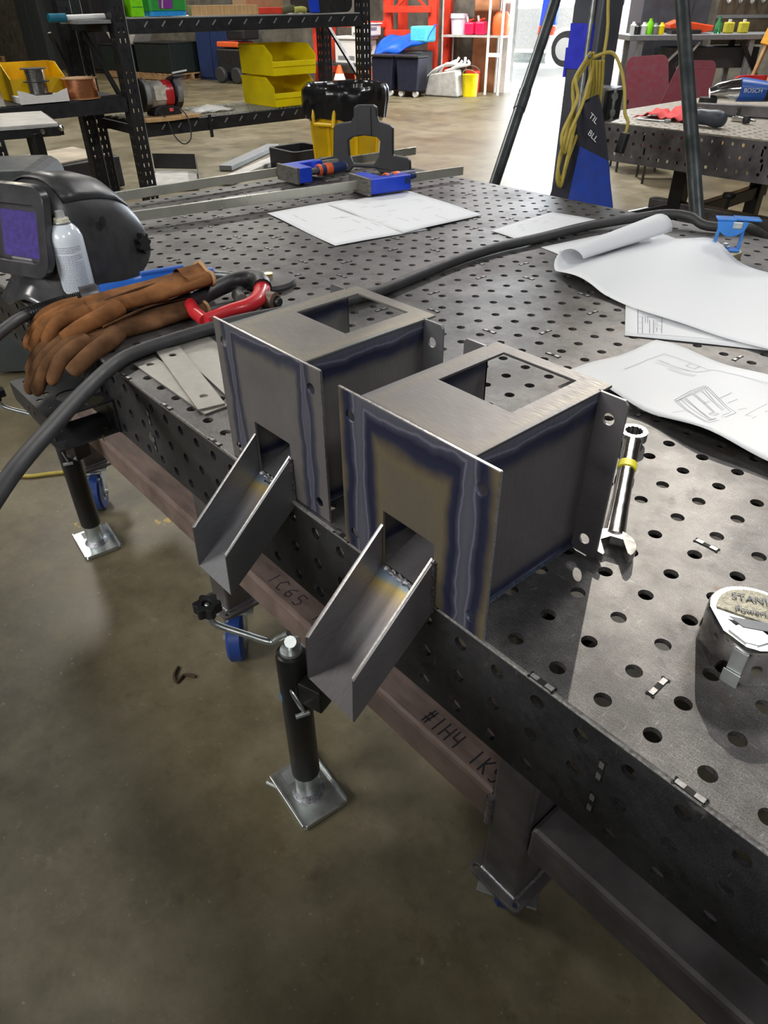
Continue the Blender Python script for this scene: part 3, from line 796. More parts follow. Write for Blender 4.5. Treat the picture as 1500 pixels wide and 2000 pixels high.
MB().box((-0.99, -0.060, -0.1465), (0.10, 0.118, 0.003)).build('tray_lip', M['apron'], t)
MB().plate([(-0.0035, -0.083), (-0.115, -0.083), (-0.0035, -0.144)], [], 0.003, lambda u, v, w: (-1.149 + w, u, v)).build('gusset', M['apron'], t)
MB().plate([(-0.004, -0.002), (-0.045, -0.0795), (-0.004, -0.0795)], [], 0.003, lambda u, v, w: (-0.985 + w, u, v)).build('gusset', M['tabsteel'], t)
MB().lathe([(0.0265, -0.088), (0.026, -0.083), (0.0, -0.083)], (-1.012, -0.052, 0), 20, cap=False).build('cup', M['frame_steel'], t, smooth=True)
MB().tube([(-0.975 + 0.012 * i, -0.03 + 0.012 * math.sin(i * 1.3), -0.148 + 0.004 * (i % 2)) for i in range(5)], 0.0012, 6).build('wire_scrap', M['brass'], t)

# ------------------------------------------------------------------ welding gloves
def glove(name, label, o, X, Y, Zb, curl=0.0, dirty=False, droop=0.0, lift_k=0.30, K=0.84):
    """suede gauntlet: u runs from fingertips (0) to cuff (0.40), v across; drooping past the table edge"""
    o, X, Y = V(o), V(X).normalized(), V(Y).normalized()
    Zv = X.cross(Y); Zv = -Zv if Zv.z < 0 else Zv
    t = thing(name, label, 'glove', tuple(o + X * 0.2), 0, 'brown suede welding gloves')
    def pt(u, v, w):
        d = -droop * max(0.0, 0.14 - u) ** 2
        return o + X * u * 0.90 + Y * v * K + Zv * w + V((0, 0, d))
    mb = MB()
    n = 24
    secs = []
    for u, hw, h, c, lift in ((0.085, 0.050, 0.015, 0.0, 0.006), (0.12, 0.052, 0.019, 0, 0.008), (0.16, 0.050, 0.021, 0.0, 0.010), (0.20, 0.047, 0.020, 0, 0.012),
                              (0.24, 0.049, 0.019, 0.0, 0.015), (0.29, 0.056, 0.018, 0.002, 0.022), (0.34, 0.060, 0.017, 0.004, 0.032), (0.385, 0.062, 0.017, 0.004, 0.044), (0.405, 0.062, 0.018, 0.004, 0.050)):
        ring = []
        for k in range(n):
            a = 2 * PI * k / n
            v = c + hw * math.copysign(abs(math.cos(a)) ** 0.75, math.cos(a))
            w = h * math.sin(a)
            w += 0.006 * math.sin(v * 95 + u * 22) * (0.35 + u) * (1 if math.sin(a) > 0 else 0.3)
            w += 0.0035 * math.sin(u * 70 + v * 40)
            ring.append(pt(u, v, Zb + lift * lift_k + w * 0.85))
        secs.append(ring)
    vs = [p for r in secs for p in r]
    fs = [(i * n + j, i * n + (j + 1) % n, (i + 1) * n + (j + 1) % n, (i + 1) * n + j) for i in range(len(secs) - 1) for j in range(n)]
    fs.append(tuple(range(n)))
    # inner cuff
    k0 = len(vs); cen = sum((p for p in secs[-1]), V()) / n
    vs += [cen + (p - cen) * 0.88 for p in secs[-1]]; k1 = len(vs)
    cen2 = cen - X * 0.05
    vs += [cen2 + (p - cen) * 0.80 for p in secs[-1]]
    L = (len(secs) - 1) * n
    for j in range(n):
        q = (j + 1) % n
        fs += [(L + j, L + q, k0 + q, k0 + j), (k0 + j, k0 + q, k1 + q, k1 + j)]
    mb.add(vs, fs)
    m = M['suededirty'] if dirty else M['suede']
    body = mb.build('gauntlet', m, t, smooth=70, sub=1)
    for k, (v0, v1, tip) in enumerate(((-0.038, -0.047, 0.022), (-0.013, -0.016, 0.0), (0.013, 0.015, 0.004), (0.038, 0.045, 0.028))):
        q = [pt(0.13, v0 * 0.9, Zb + 0.009), pt(0.095, v0, Zb + 0.010 + curl * 0.2), pt((0.095 + tip) / 2, (v0 + v1) / 2, Zb + 0.010 + curl * 0.5),
             pt(tip + 0.014, v1, Zb + 0.005 + curl * 0.3), pt(tip, v1, Zb - 0.001)]
        s = spline(q, 5); nn = len(s)
        rs = [0.0155 - 0.0025 * (i / nn) for i in range(nn)]; rs[-1] = 0.004; rs[-2] = 0.0085; rs[-3] = 0.0112
        MB().tube(s, rs, 12, flat=0.82).build('finger', m, t, smooth=70)
    q = [pt(0.19, 0.040, Zb + 0.006), pt(0.155, 0.062, Zb + 0.002), pt(0.115, 0.074, Zb - 0.001), pt(0.075, 0.076, Zb - 0.004), pt(0.062, 0.075, Zb - 0.006)]
    s = spline(q, 5); nn = len(s)
    rs = [0.021 - 0.006 * (i / nn) for i in range(nn)]; rs[-1] = 0.005; rs[-2] = 0.010
    MB().tube(s, rs, 12, flat=0.8).build('thumb', m, t, smooth=70)
    sp = [pt(u, 0.020 + 0.012 * math.sin(u * 14), Zb + 0.0235 + 0.010 * (u - 0.16) + 0.006 * math.sin(0.02 * 95 + u * 22) * (0.35 + u) * 0.85) for u in [0.17 + 0.012 * i for i in range(19)]]
    MB().tube(sp, 0.0022, 6).build('seam', M['suededirty'], t, smooth=True)
    MB().tube([p + X * 0.001 for p in secs[-1]] , 0.0036, 6, closed=True).build('cuff_hem', M['stitch'], t, smooth=True)
    return t
glove('welding_glove', 'brown suede welding glove lying on top, cuff toward the red tool', (-1.098, -0.080, 0.016), (0.115, 0.993, 0), (0.993, -0.115, 0), 0.024, curl=0.010, droop=2.6, lift_k=0.55)
glove('welding_glove', 'stained brown suede glove lying underneath, fingers hanging over the side tray', (-1.014, -0.118, 0.0), (-0.10, 0.995, 0), (0.995, 0.10, 0.0), 0.010, curl=0.006, dirty=True, droop=3.6, lift_k=0.1)

# ------------------------------------------------------------------ welding gun with its cable, and the thick cable
t = thing('welding_gun', 'blue handled welding gun with a black spring and cable, behind the gloves', 'welding gun', (-1.15, 0.13, 0))
gp = [(-1.178, 0.100, 0.034), (-1.165, 0.155, 0.038), (-1.150, 0.215, 0.042), (-1.135, 0.275, 0.042), (-1.118, 0.335, 0.038)]
MB().tube(spline(gp, 5), [0.021 + 0.0015 * math.sin(i * 0.9) for i in range(21)], 14, flat=0.8).build('handle', M['blueplastic'], t, smooth=True)
MB().bar((-1.158, 0.19, 0.060), (-1.138, 0.28, 0.061), 0.014, 0.012).build('trigger', M['blueplastic'], t, bevel=0.003)
MB().lathe([(0.0225, 0), (0.0225, 0.03), (0.020, 0.036)], (-1.186, 0.070, 0.032), 18, (0.22, 0.97, 0.08)).build('collar', M['frame_steel'], t, smooth=True)
cab = spline([(-1.184, 0.075, 0.031), (-1.188, 0.040, 0.030), (-1.180, 0.000, 0.030), (-1.150, -0.055, 0.036), (-1.10, -0.105, 0.040), (-1.05, -0.165, 0.030), (-1.00, -0.225, 0.005), (-0.95, -0.31, -0.08), (-0.93, -0.42, -0.25), (-0.99, -0.52, -0.55), (-1.2, -0.55, -0.875), (-1.7, -0.75, -0.888)], 9)
MB().tube(cab, 0.0105, 12).build('cable', M['rubber'], t, smooth=True)
hx = []
for i in range(26 * 8):
    f = i / 8 / 26 * 27
    k = min(int(f), len(cab) - 2); p = cab[k].lerp(cab[k + 1], f - k); d = (cab[k + 1] - cab[k]).normalized()
    n1 = d.cross(V((0, 0, 1))).normalized(); n2 = n1.cross(d)
    a = 2 * PI * i / 8
    hx.append(p + n1 * 0.0145 * math.cos(a) + n2 * 0.0145 * math.sin(a))
MB().tube(hx, 0.0018, 5).build('strain_spring', M['blackpaint'], t, smooth=True)
neck = spline([(-1.118, 0.335, 0.038), (-1.095, 0.375, 0.03), (-1.06, 0.365, 0.022), (-1.03, 0.340, 0.016)], 6)
MB().tube(neck, 0.009, 12).build('gooseneck', M['zinc'], t, smooth=True)
MB().cyl((-1.030, 0.340, 0.016), (-1.000, 0.332, 0.0145), 0.0135, 0.012, 16).build('nozzle', M['graycap'], t, smooth=True)

cb = spline([(-0.42, -0.62, -0.30), (-0.52, -0.40, -0.06), (-0.613, -0.276, 0.008), (-0.727, -0.160, 0.016), (-0.81, -0.075, 0.016), (-0.872, -0.006, 0.013), (-0.895, 0.045, 0.0135),
             (-0.905, 0.14, 0.0135), (-0.90, 0.28, 0.0135), (-0.855, 0.45, 0.0135), (-0.846, 0.57, 0.0135), (-0.868, 0.72, 0.0135), (-0.890, 0.88, 0.0135), (-0.893, 1.02, 0.0135), (-0.876, 1.16, 0.0135),
             (-0.855, 1.34, 0.016), (-0.795, 1.49, 0.024), (-0.745, 1.55, 0.032), (-0.69, 1.575, 0.030), (-0.645, 1.57, 0.018), (-0.60, 1.595, 0.0145), (-0.545, 1.655, 0.008), (-0.50, 1.73, -0.08), (-0.48, 1.77, -0.4), (-0.5, 1.9, -0.80), (-0.6, 2.3, -0.885)], 7)
tag(MB().tube(cb, 0.0125, 12).build('power_cable', M['rubber'], smooth=True), 'thick black cable running over the table edge, behind the boxes and across the papers', 'cable')
# ------------------------------------------------------------------ red hand tool
t = thing('hand_saw_frame', 'red framed tool with a black rubber grip, lying behind the far box', 'hand tool', (-0.97, 0.31, 0))
MB().tube(spline([(-0.930, 0.205, 0.022), (-0.938, 0.240, 0.022), (-0.943, 0.275, 0.022), (-0.943, 0.308, 0.022), (-0.953, 0.340, 0.024), (-0.978, 0.368, 0.028), (-0.998, 0.382, 0.032)], 5), [0.013 + 0.005 * min(1, i / 22) for i in range(31)], 12, flat=0.85).build('frame_body', M['red'], t, smooth=True)
MB().tube(spline([(-0.990, 0.378, 0.032), (-1.018, 0.390, 0.036), (-1.046, 0.384, 0.036), (-1.059, 0.354, 0.034), (-1.052, 0.315, 0.032), (-1.036, 0.270, 0.030), (-1.02, 0.23, 0.028)], 5), [0.0200 - 0.004 * i / 30 for i in range(31)], 14).build('rubber_grip', M['blackplastic'], t, smooth=True)
MB().tube([(-1.02, 0.225, 0.026), (-0.98, 0.212, 0.022), (-0.932, 0.208, 0.02)], 0.013, 10).build('frame_foot', M['red'], t, smooth=True)
t = thing('cup_brush', 'small brown cylinder end with a dark bore beside the red tool', 'fitting', (-0.955, 0.39, 0))
MB().lathe([(0.016, 0), (0.018, 0.004), (0.018, 0.040), (0.014, 0.042), (0.011, 0.043), (0.011, 0.030)], (-0.972, 0.360, 0.0185), 18, (0.93, 0.28, 0)).build('cup_body', mat('brown_cup', (0.12, 0.075, 0.055), 0.5, 0.3), t, smooth=True)
MB().lathe([(0.0085, 0.042), (0.0085, 0.052)], (-0.972, 0.360, 0.0185), 14, (0.93, 0.28, 0)).build('bore', M['blackplastic'], t, smooth=True)
t = thing('round_weight', 'low dark steel disc lying between the gloves and the red tool', 'disc', (-1.08, 0.36, 0))
MB().lathe([(0.0, 0.0), (0.058, 0.0), (0.060, 0.004), (0.058, 0.012), (0.03, 0.016), (0.012, 0.018), (0.0, 0.018)], (-1.085, 0.455, 0.0), 28, cap=False).build('disc_body', M['frame_steel'], t, smooth=True)
MB().lathe([(0.010, 0.018), (0.010, 0.024), (0.0, 0.024)], (-1.085, 0.455, 0.0), 12, cap=False).build('disc_hub', M['brass'], t, smooth=True)

# ------------------------------------------------------------------ welding helmet
t = thing('welding_helmet', 'black auto-darkening welding helmet with a purple lens, at the left table edge', 'helmet', (-1.372, 0.125, 0), 0.42, local=True)
t.scale = (0.93, 0.84, 0.98)
def hsec(y, hw, zt, zb, e=2.6, n=26):
    pts = []
    for k in range(n + 1):
        a = PI * k / n
        cx, sx = math.cos(a), math.sin(a)
        pts.append((hw * math.copysign(abs(cx) ** (2 / e), cx), y, zb + (zt - zb) * abs(sx) ** (2 / e)))
    return pts
S_ = [hsec(-0.135, 0.070, 0.018, 0.004), hsec(-0.120, 0.086, 0.075, 0.004), hsec(-0.104, 0.093, 0.150, 0.003, 3), hsec(-0.088, 0.100, 0.215, 0.002, 3), hsec(-0.055, 0.110, 0.238, 0.001, 2.8),
      hsec(0.0, 0.120, 0.240, 0.001, 2.6), hsec(0.06, 0.124, 0.232, 0.004, 2.5), hsec(0.115, 0.122, 0.215, 0.015, 2.4), hsec(0.155, 0.117, 0.185, 0.035, 2.3), hsec(0.175, 0.113, 0.160, 0.055, 2.2)]
n = len(S_[0])
mb = MB().add([p for r in S_ for p in r], [(i * n + j, (i + 1) * n + j, (i + 1) * n + j + 1, i * n + j + 1) for i in range(len(S_) - 1) for j in range(n - 1)] + [tuple(range(n))])
mb.build('shell', M['helmet'], t, smooth=60, sub=1, solid=0.003)
# shade line: raised crown panel
MB().add([(x * 1.01, y, z + 0.002) for r in S_[4:9] for (x, y, z) in r[7:-7]], [(i * 13 + j, (i + 1) * 13 + j, (i + 1) * 13 + j + 1, i * 13 + j + 1) for i in range(4) for j in range(12)]).build('crown_ridge', M['helmet'], t, smooth=60, solid=0.003)
hf = lambda u, v, w: (u, -0.112 - w + (v - 0.14) * 0.30, v)
MB().plate(rrect(-0.090, 0.064, 0.090, 0.236, 0.035, 6), [rrect(-0.066, 0.092, 0.066, 0.200, 0.016, 5)], 0.022, lambda u, v, w: hf(u, v, w - 0.0 + 0.030)).build('lens_frame', M['helmetgloss'], t, smooth=45, bevel=0.004)
MB().plate(rrect(-0.068, 0.088, 0.068, 0.204, 0.014, 4), [], 0.003, lambda u, v, w: hf(u, v, w + 0.013)).build('lens_recess', M['blackplastic'], t)
MB().plate(rrect(-0.052, 0.098, 0.058, 0.186, 0.006, 4), [], 0.002, lambda u, v, w: hf(u, v, w + 0.0165)).build('dark_lens', M['lens'], t, label='purple mirrored lens')
MB().plate(rrect(-0.030, 0.093, 0.030, 0.097, 0.0015, 2), [], 0.0006, lambda u, v, w: hf(u, v, w + 0.0172)).build('lens_print', M['lightgrey'], t)
MB().plate(rrect(-0.064, 0.094, 0.064, 0.198, 0.012, 4), [], 0.0015, lambda u, v, w: hf(u, v, w + 0.024)).build('cover_plate', M['lensclear'], t)
# throat bib flare
mb = MB().grid(12, 6, lambda u, v: ((u - 0.5) * (0.15 + 0.06 * v), -0.118 - 0.035 * v - 0.02 * v * v + 0.10 * (u - 0.5) ** 2, 0.070 - 0.066 * v + 0.012 * math.cos((u - 0.5) * 9) * v))
mb.build('throat_bib', M['helmetgloss'], t, smooth=70, solid=0.003)
k = MB()
k.plate([(0.0 + (0.020 + 0.004 * math.cos(7 * a)) * math.cos(a), (0.020 + 0.004 * math.cos(7 * a)) * math.sin(a)) for a in [2 * PI * i / 42 for i in range(42)]], [], 0.016, lambda u, v, w: (0.137 + w, 0.128 + u, 0.082 + v))
k.build('headband_knob', M['blackplastic'], t, bevel=0.002)
MB().lathe([(0.011, 0), (0.011, 0.002), (0.0, 0.003)], (0.1225, 0.01, 0.150), 16, (1, 0, 0), cap=False).build('side_button', M['blackplastic'], t, smooth=True)
mb = MB().tube([(0.098 * math.cos(a), 0.165 + 0.03 * math.sin(a), 0.10) for a in [PI * i / 20 for i in range(21)]], 0.006, 8, flat=2.2)
mb.build('headband', M['blackplastic'], t, smooth=True)

# ------------------------------------------------------------------ spray can
t = thing('spray_can', 'white aerosol can with printed text, standing in front of the helmet', 'spray can', (-1.262, 0.094, 0), 0, local=True)
MB().lathe([(0.0315, 0.0), (0.033, 0.002), (0.033, 0.130), (0.032, 0.136), (0.0285, 0.146), (0.022, 0.155), (0.0165, 0.160), (0.0165, 0.163), (0.0, 0.163)], (0, 0, 0), 32, cap=False).build('can_body', M['canwhite'], t, smooth=True)
MB().lathe([(0.0172, 0.160), (0.0178, 0.162), (0.0172, 0.164)], (0, 0, 0), 28, cap=False).build('rim', M['zinc'], t, smooth=True)
MB().lathe([(0.0145, 0.163), (0.0150, 0.166), (0.0145, 0.170), (0.010, 0.172)], (0, 0, 0), 20).build('valve_collar', M['nozzle'], t, smooth=True)
MB().lathe([(0.0095, 0.171), (0.0085, 0.184), (0.0, 0.186)], (0, 0, 0), 14, cap=False).build('spray_button', M['clear'], t, smooth=True)
mb = MB(); rr = 0.0332
random.seed(3)
for k in range(30):
    z = 0.119 - k * 0.0034 - (0.003 if k > 3 else 0) - (0.008 if k > 25 else 0)
    if z < 0.008: break
    a = -1.30
    end = 0.42 if k not in (3, 7, 25) else 0.0
    if k > 25: end = -0.25
    while a < end:
        w_ = random.uniform(0.05, 0.22); b2 = min(a + w_, end)
        q = [(rr * math.cos(a + (b2 - a) * i / 4), rr * math.sin(a + (b2 - a) * i / 4)) for i in range(5)]
        for (ax, ay), (bx, by) in zip(q, q[1:]):
            mb.add([(ax, ay, z), (bx, by, z), (bx, by, z + 0.0013), (ax, ay, z + 0.0013)], [(0, 1, 2, 3)])
        a = b2 + 0.035
mb.build('printed_text', mat('can_text', (0.30, 0.32, 0.42), 0.5), t, fix=False)

# ------------------------------------------------------------------ parallel clamps
def clamp(label, a, b, jaw, side, blue_face):
    """bar from a to b; jaw head centre along it, side = direction of the jaw's throat"""
    a, b, j = V(a), V(b), V(jaw); X = (b - a).normalized(); U = V((0, 0, 1)); Yd = V(side).normalized()
    t = thing('bar_clamp', label, 'clamp', tuple(j), 0, 'blue parallel clamps')
    MB().bar(a, b, 0.010, 0.028, U).build('bar', M['galvbar'], t, bevel=0.001)
    F = lambda u, v, w: j + X * u + Yd * v + U * w
    # jaw: L shaped body seen from above, rising over the bar
    ol = [(-0.010, -0.026), (0.145, -0.026), (0.145, 0.018), (0.118, 0.018), (0.105, 0.006), (0.052, 0.010), (0.046, 0.094), (0.040, 0.100), (-0.010, 0.100)]
    MB().plate(ol, [], 0.046, lambda u, v, w: F(u, v, 0.026 + w)).build('jaw_body', M['clampblue'], t, bevel=0.004)
    MB().box(F(-0.015, 0.036, 0.003), (0.011, 0.128, 0.052), R=MX((X, Yd, U)).transposed()).build('jaw_pad', M['clampsteel'], t, bevel=0.0015)
    MB().cyl(F(0.04, 0.058, 0.004), F(0.10, 0.058, 0.004), 0.010, n=14).build('spindle', M['graycap'], t, smooth=True)
    h = MB().lathe([(0.012, 0.092), (0.017, 0.096), (0.0175, 0.190), (0.016, 0.212), (0.010, 0.218)], F(0, 0.058, 0.004), 18, X).build('grip', M['navy'], t, smooth=True)
    for u0, u1 in ((0.094, 0.106), (0.124, 0.152)):
        MB().lathe([(0.0182, u0), (0.0192, u0 + 0.003), (0.0192, u1 - 0.003), (0.0182, u1)], F(0, 0.058, 0.004), 18, X).build('grip_band', M['orange'], h, smooth=True)
    MB().box(F(0.13, -0.0265, 0.010), (0.02, 0.001, 0.02), R=MX((X, Yd, U)).transposed()).build('maker_plate', M['navy'], t)
    return t
clamp('blue and orange bar clamp lying farther back, its handle toward the camera', (-2.035, 0.52, 0.030), (-1.985, 1.76, 0.030), (-1.975, 1.125, 0.0305), (1, -0.03, 0), 0)
clamp('blue bar clamp lying nearer, jaw resting on the paper sheets', (-1.765, 0.44, 0.030), (-1.572, 1.60, 0.030), (-1.592, 1.185, 0.0305), (-0.98, 0.16, 0), 0)
# ------------------------------------------------------------------ papers
def paper(label, A, B, Cc, D, zf, n=(14, 10), lines=None, lw=0.0007, lz=0.0006, group='drawing sheets on the table'):
    A, B, Cc, D = (V((*p, 0)) for p in (A, B, Cc, D))
    def f(u, v):
        p = A.lerp(B, u).lerp(D.lerp(Cc, u), v)
        return (p.x, p.y, zf(u, v))
    o = MB().grid(n[0], n[1], f).build('paper_sheet', M['paper'], smooth=75, solid=0.0003)
    tag(o, label, 'paper', group)
    if lines:
        ex, ey = (B - A), (D - A)
        det = ex.x * ey.y - ex.y * ey.x
        def surf(x, y):
            d = V((x, y, 0)) - A
            u, v = (d.x * ey.y - d.y * ey.x) / det, (ex.x * d.y - ex.y * d.x) / det
            return (x, y, zf(max(0, min(1, u)), max(0, min(1, v))) + lz)
        mb = MB()
        for l in lines: mb.ribbon(l, lw, surf)
        q = mb.build('drawing_lines', M['ink'], o, fix=False)
        q['kind'] = 'stuff'
    return o
flat = lambda h, a=0.0: (lambda u, v: h + a * (0.5 + 0.5 * math.sin(u * 7 + v * 4)))
def rnd_lines(A, B, D, k, seed, fine=True):
    r = random.Random(seed); out = []
    A, B, D = V(A), V(B), V(D)
    for _ in range(k):
        u, v = r.uniform(.15, .8), r.uniform(.15, .8); L = r.uniform(.03, .16)
        p = A + (B - A) * u + (D - A) * v; q = p + ((B - A) if r.random() < .5 else (D - A)) * L
        out.append([(p.x, p.y), (q.x, q.y)])
    return out
a_, b2_, d2_ = (-1.633, 0.814), (-1.216, 0.748), (-1.611, 1.131)
paper('white drawing sheet nearest the two clamps, its left half faintly printed', a_, b2_, (-1.171, 1.039), d2_, flat(0.0012, 0.002), lines=rnd_lines(a_, b2_, d2_, 14, 2), lw=0.0012)
a_, b2_, d2_ = (-1.590, 1.011), (-1.180, 0.960), (-1.556, 1.329)
paper('white sheet lying half under the clamp jaw, overlapping the other sheet', a_, b2_, (-1.171, 1.265), d2_, flat(0.0032, 0.002), lines=rnd_lines(a_, b2_, d2_, 12, 5), lw=0.0012)
a_, b2_, d2_ = (-1.040, 1.154), (-0.881, 1.139), (-1.057, 1.447)
paper('small white sheet by itself beyond the black cable', a_, b2_, (-0.885, 1.471), d2_, flat(0.0012, 0.001), lines=rnd_lines(a_, b2_, d2_, 8, 8), lw=0.001)
paper('white sheet partly under the cable and the large curled sheet', (-0.847, 1.130), (-0.56, 1.06), (-0.50, 1.40), (-0.785, 1.500), lambda u, v: 0.0012 + 0.006 * math.sin(PI * v) * math.exp(-((u - 0.5) / 0.1) ** 2))
A_ = (-0.369, 0.779)
FL = [[(-0.4679, 0.9787), (-0.3563, 0.8029)], [(-0.3563, 0.8029), (-0.3132, 0.8359), (-0.2628, 0.8704), (-0.1923, 0.9204)], [(-0.4045, 0.8789), (-0.3707, 0.9117)], [(-0.3707, 0.9117), (-0.3261, 0.8358)], [(-0.3984, 0.8856), (-0.3504, 0.8093)], [(-0.3789, 0.88), (-0.3413, 0.8192)], [(-0.3738, 0.8855), (-0.3365, 0.8245)], [(-0.3874, 0.852), (-0.3814, 0.8585)], [(-0.371, 0.881), (-0.3589, 0.8904)], [(-0.3655, 0.872), (-0.3587, 0.878)], [(-0.3615, 0.8654), (-0.3547, 0.8713)], [(-0.3574, 0.8588), (-0.3469, 0.8687)], [(-0.3521, 0.8501), (-0.346, 0.8552)], [(-0.3945, 0.8898), (-0.3762, 0.8604)], [(-0.3913, 0.8932), (-0.3731, 0.8638)], [(-0.3709, 0.826), (-0.3642, 0.8312)], [(-0.3478, 0.8548), (-0.3373, 0.8376)], [(-0.3407, 0.8516), (-0.3378, 0.8534)], [(-0.3271, 0.9476), (-0.2891, 0.9258), (-0.2528, 0.9121)], [(-0.3232, 0.948), (-0.2841, 0.9312), (-0.2515, 0.9169)], [(-0.3181, 0.946), (-0.2804, 0.9352), (-0.2514, 0.924)], [(-0.2528, 0.9121), (-0.2456, 0.9165), (-0.2501, 0.9325), (-0.2585, 0.9304)], [(-0.3368, 0.9107), (-0.3167, 0.9362)]]
paper('white sheet with a printed title block in its corner, under the curled sheet', A_, (-0.001, 1.002), (-0.152, 1.238), (-0.520, 1.015), flat(0.0012, 0.0012), lines=FL, lw=0.0009)
GL = [[(-0.1583, 0.5886), (-0.1614, 0.6443), (-0.1587, 0.686)], [(-0.1542, 0.5859), (-0.1569, 0.6392), (-0.1553, 0.6844)], [(-0.1538, 0.5935), (-0.1531, 0.6383), (-0.1519, 0.6856)], [(-0.1583, 0.5886), (-0.153, 0.5921)], [(-0.1587, 0.686), (-0.1519, 0.6856)], [(-0.1542, 0.5859), (-0.1264, 0.5678), (-0.1033, 0.5555), (-0.0857, 0.5469)], [(-0.1521, 0.5906), (-0.127, 0.5717), (-0.1026, 0.5584), (-0.0846, 0.5503)], [(-0.1534, 0.6012), (-0.1237, 0.5798), (-0.1018, 0.5681), (-0.0878, 0.5617)], [(-0.1539, 0.6079), (-0.123, 0.5898), (-0.0907, 0.5672)], [(-0.1518, 0.6127), (-0.1195, 0.5891), (-0.0859, 0.5681)], [(-0.0857, 0.5469), (-0.0822, 0.5487), (-0.0791, 0.5777)], [(-0.0868, 0.5543), (-0.0837, 0.5793)], [(-0.0878, 0.5617), (-0.0853, 0.5796)], [(-0.1531, 0.6383), (-0.1254, 0.62), (-0.0992, 0.6)], [(-0.1519, 0.6421), (-0.1242, 0.6236), (-0.0985, 0.6031)], [(-0.1507, 0.6636), (-0.1229, 0.6419), (-0.094, 0.6194)], [(-0.1502, 0.6718), (-0.1183, 0.6421), (-0.0936, 0.6244)], [(-0.1519, 0.6856), (-0.119, 0.6584), (-0.096, 0.6381), (-0.076, 0.6255)], [(-0.1508, 0.679), (-0.1202, 0.6547), (-0.0972, 0.6344), (-0.0823, 0.6231)], [(-0.076, 0.6255), (-0.0795, 0.597), (-0.084, 0.5943)], [(-0.0825, 0.6206), (-0.0853, 0.5996)], [(-0.0991, 0.5843), (-0.0992, 0.6), (-0.0911, 0.6021), (-0.0914, 0.5883), (-0.0991, 0.5843)], [(-0.1007, 0.5915), (-0.0918, 0.5947)], [(-0.1254, 0.62), (-0.1233, 0.6367)], [(-0.277, 0.6355), (-0.2747, 0.7021), (-0.2678, 0.7462), (-0.2432, 0.7485), (-0.2192, 0.7507), (-0.1834, 0.7492), (-0.1769, 0.7564), (-0.1382, 0.7594), (-0.0898, 0.7588)], [(-0.1816, 0.523), (-0.1481, 0.5215), (-0.1182, 0.5239), (-0.0951, 0.526), (-0.0667, 0.5306)], [(-0.2182, 0.7489), (-0.2186, 0.7338), (-0.2027, 0.7338), (-0.2021, 0.7518)], [(-0.2592, 0.7012), (-0.2267, 0.7076), (-0.1947, 0.7255)], [(-0.2613, 0.7107), (-0.2244, 0.7159), (-0.2031, 0.7219)], [(-0.2303, 0.6923), (-0.2061, 0.6962), (-0.1872, 0.7058)], [(-0.2312, 0.6999), (-0.2037, 0.7044), (-0.188, 0.7133)], [(-0.2613, 0.7167), (-0.2405, 0.7157)], [(-0.1947, 0.7255), (-0.1824, 0.7474)], [(-0.0619, 0.6253), (-0.0592, 0.6927)], [(-0.0501, 0.6206), (-0.047, 0.6664)], [(-0.0619, 0.6253), (-0.0543, 0.6292)], [(-0.119, 0.6584), (-0.1156, 0.6919)], [(-0.1022, 0.6502), (-0.0976, 0.6746)], [(-0.1368, 0.5451), (-0.1275, 0.5643)], [(-0.0792, 0.6379), (-0.0727, 0.652)]]
def gz(u, v): return 0.0015 + 0.017 * (1 - v) ** 2 * (0.75 + 0.25 * math.sin(u * 13)) + 0.0035 * math.sin(u * 9 + v * 5) ** 2 * (0.4 + (1 - v)) + 0.004 * math.exp(-((v - 1) / 0.15) ** 2) * (1 + math.sin(u * 16))
paper('white drawing sheet of a boxed part, its near edge curling up beside the wrench', (-0.335, 0.536), (0.14, 0.508), (0.14, 0.790), (-0.312, 0.792), gz, (30, 16), lines=GL, lw=0.0008, lz=0.0009)
# the big sheet with a rolled edge, propped against the magnet
def big(u, v):
    yn = 0.895 + 0.165 * max(0.0, (0.62 - u) / 0.62) ** 1.5
    yf = 1.290 + 0.10 * (1 - u) + 0.015 * math.exp(-((u - 0.36) / 0.12) ** 2) - 0.05 * max(0, u - 0.4)
    y = yn + (yf - yn) * v
    r = 0.021 + 0.012 * v
    if u < 0.2:
        ph = (0.2 - u) / 0.2 * 1.55 * PI
        x = -0.690 - r * math.sin(ph); z = r * (1 - math.cos(ph)) + 0.006
        x += 0.02 * v
    else:
        k = (u - 0.2) / 0.8
        x = -0.690 + 0.02 * v * (1 - k) + k * 0.66
        z = 0.006 + 0.004 * math.sin(k * 9 + v * 3) ** 2
        z += 0.026 * math.exp(-((k - 0.26) / 0.10) ** 2) * v ** 2.2
        z += 0.016 * math.exp(-((k - 0.12) / 0.16) ** 2) * v
        if k < 0.25: z += 0.010 * (1 - v) * math.sin(PI * k / 0.25) 
    return (x, y, z)
tag(MB().grid(56, 22, big).build('paper_sheet', M['paper'], smooth=80, solid=0.0003), 'large white sheet with a rolled left edge, propped against the blue magnet', 'paper', 'drawing sheets on the table')

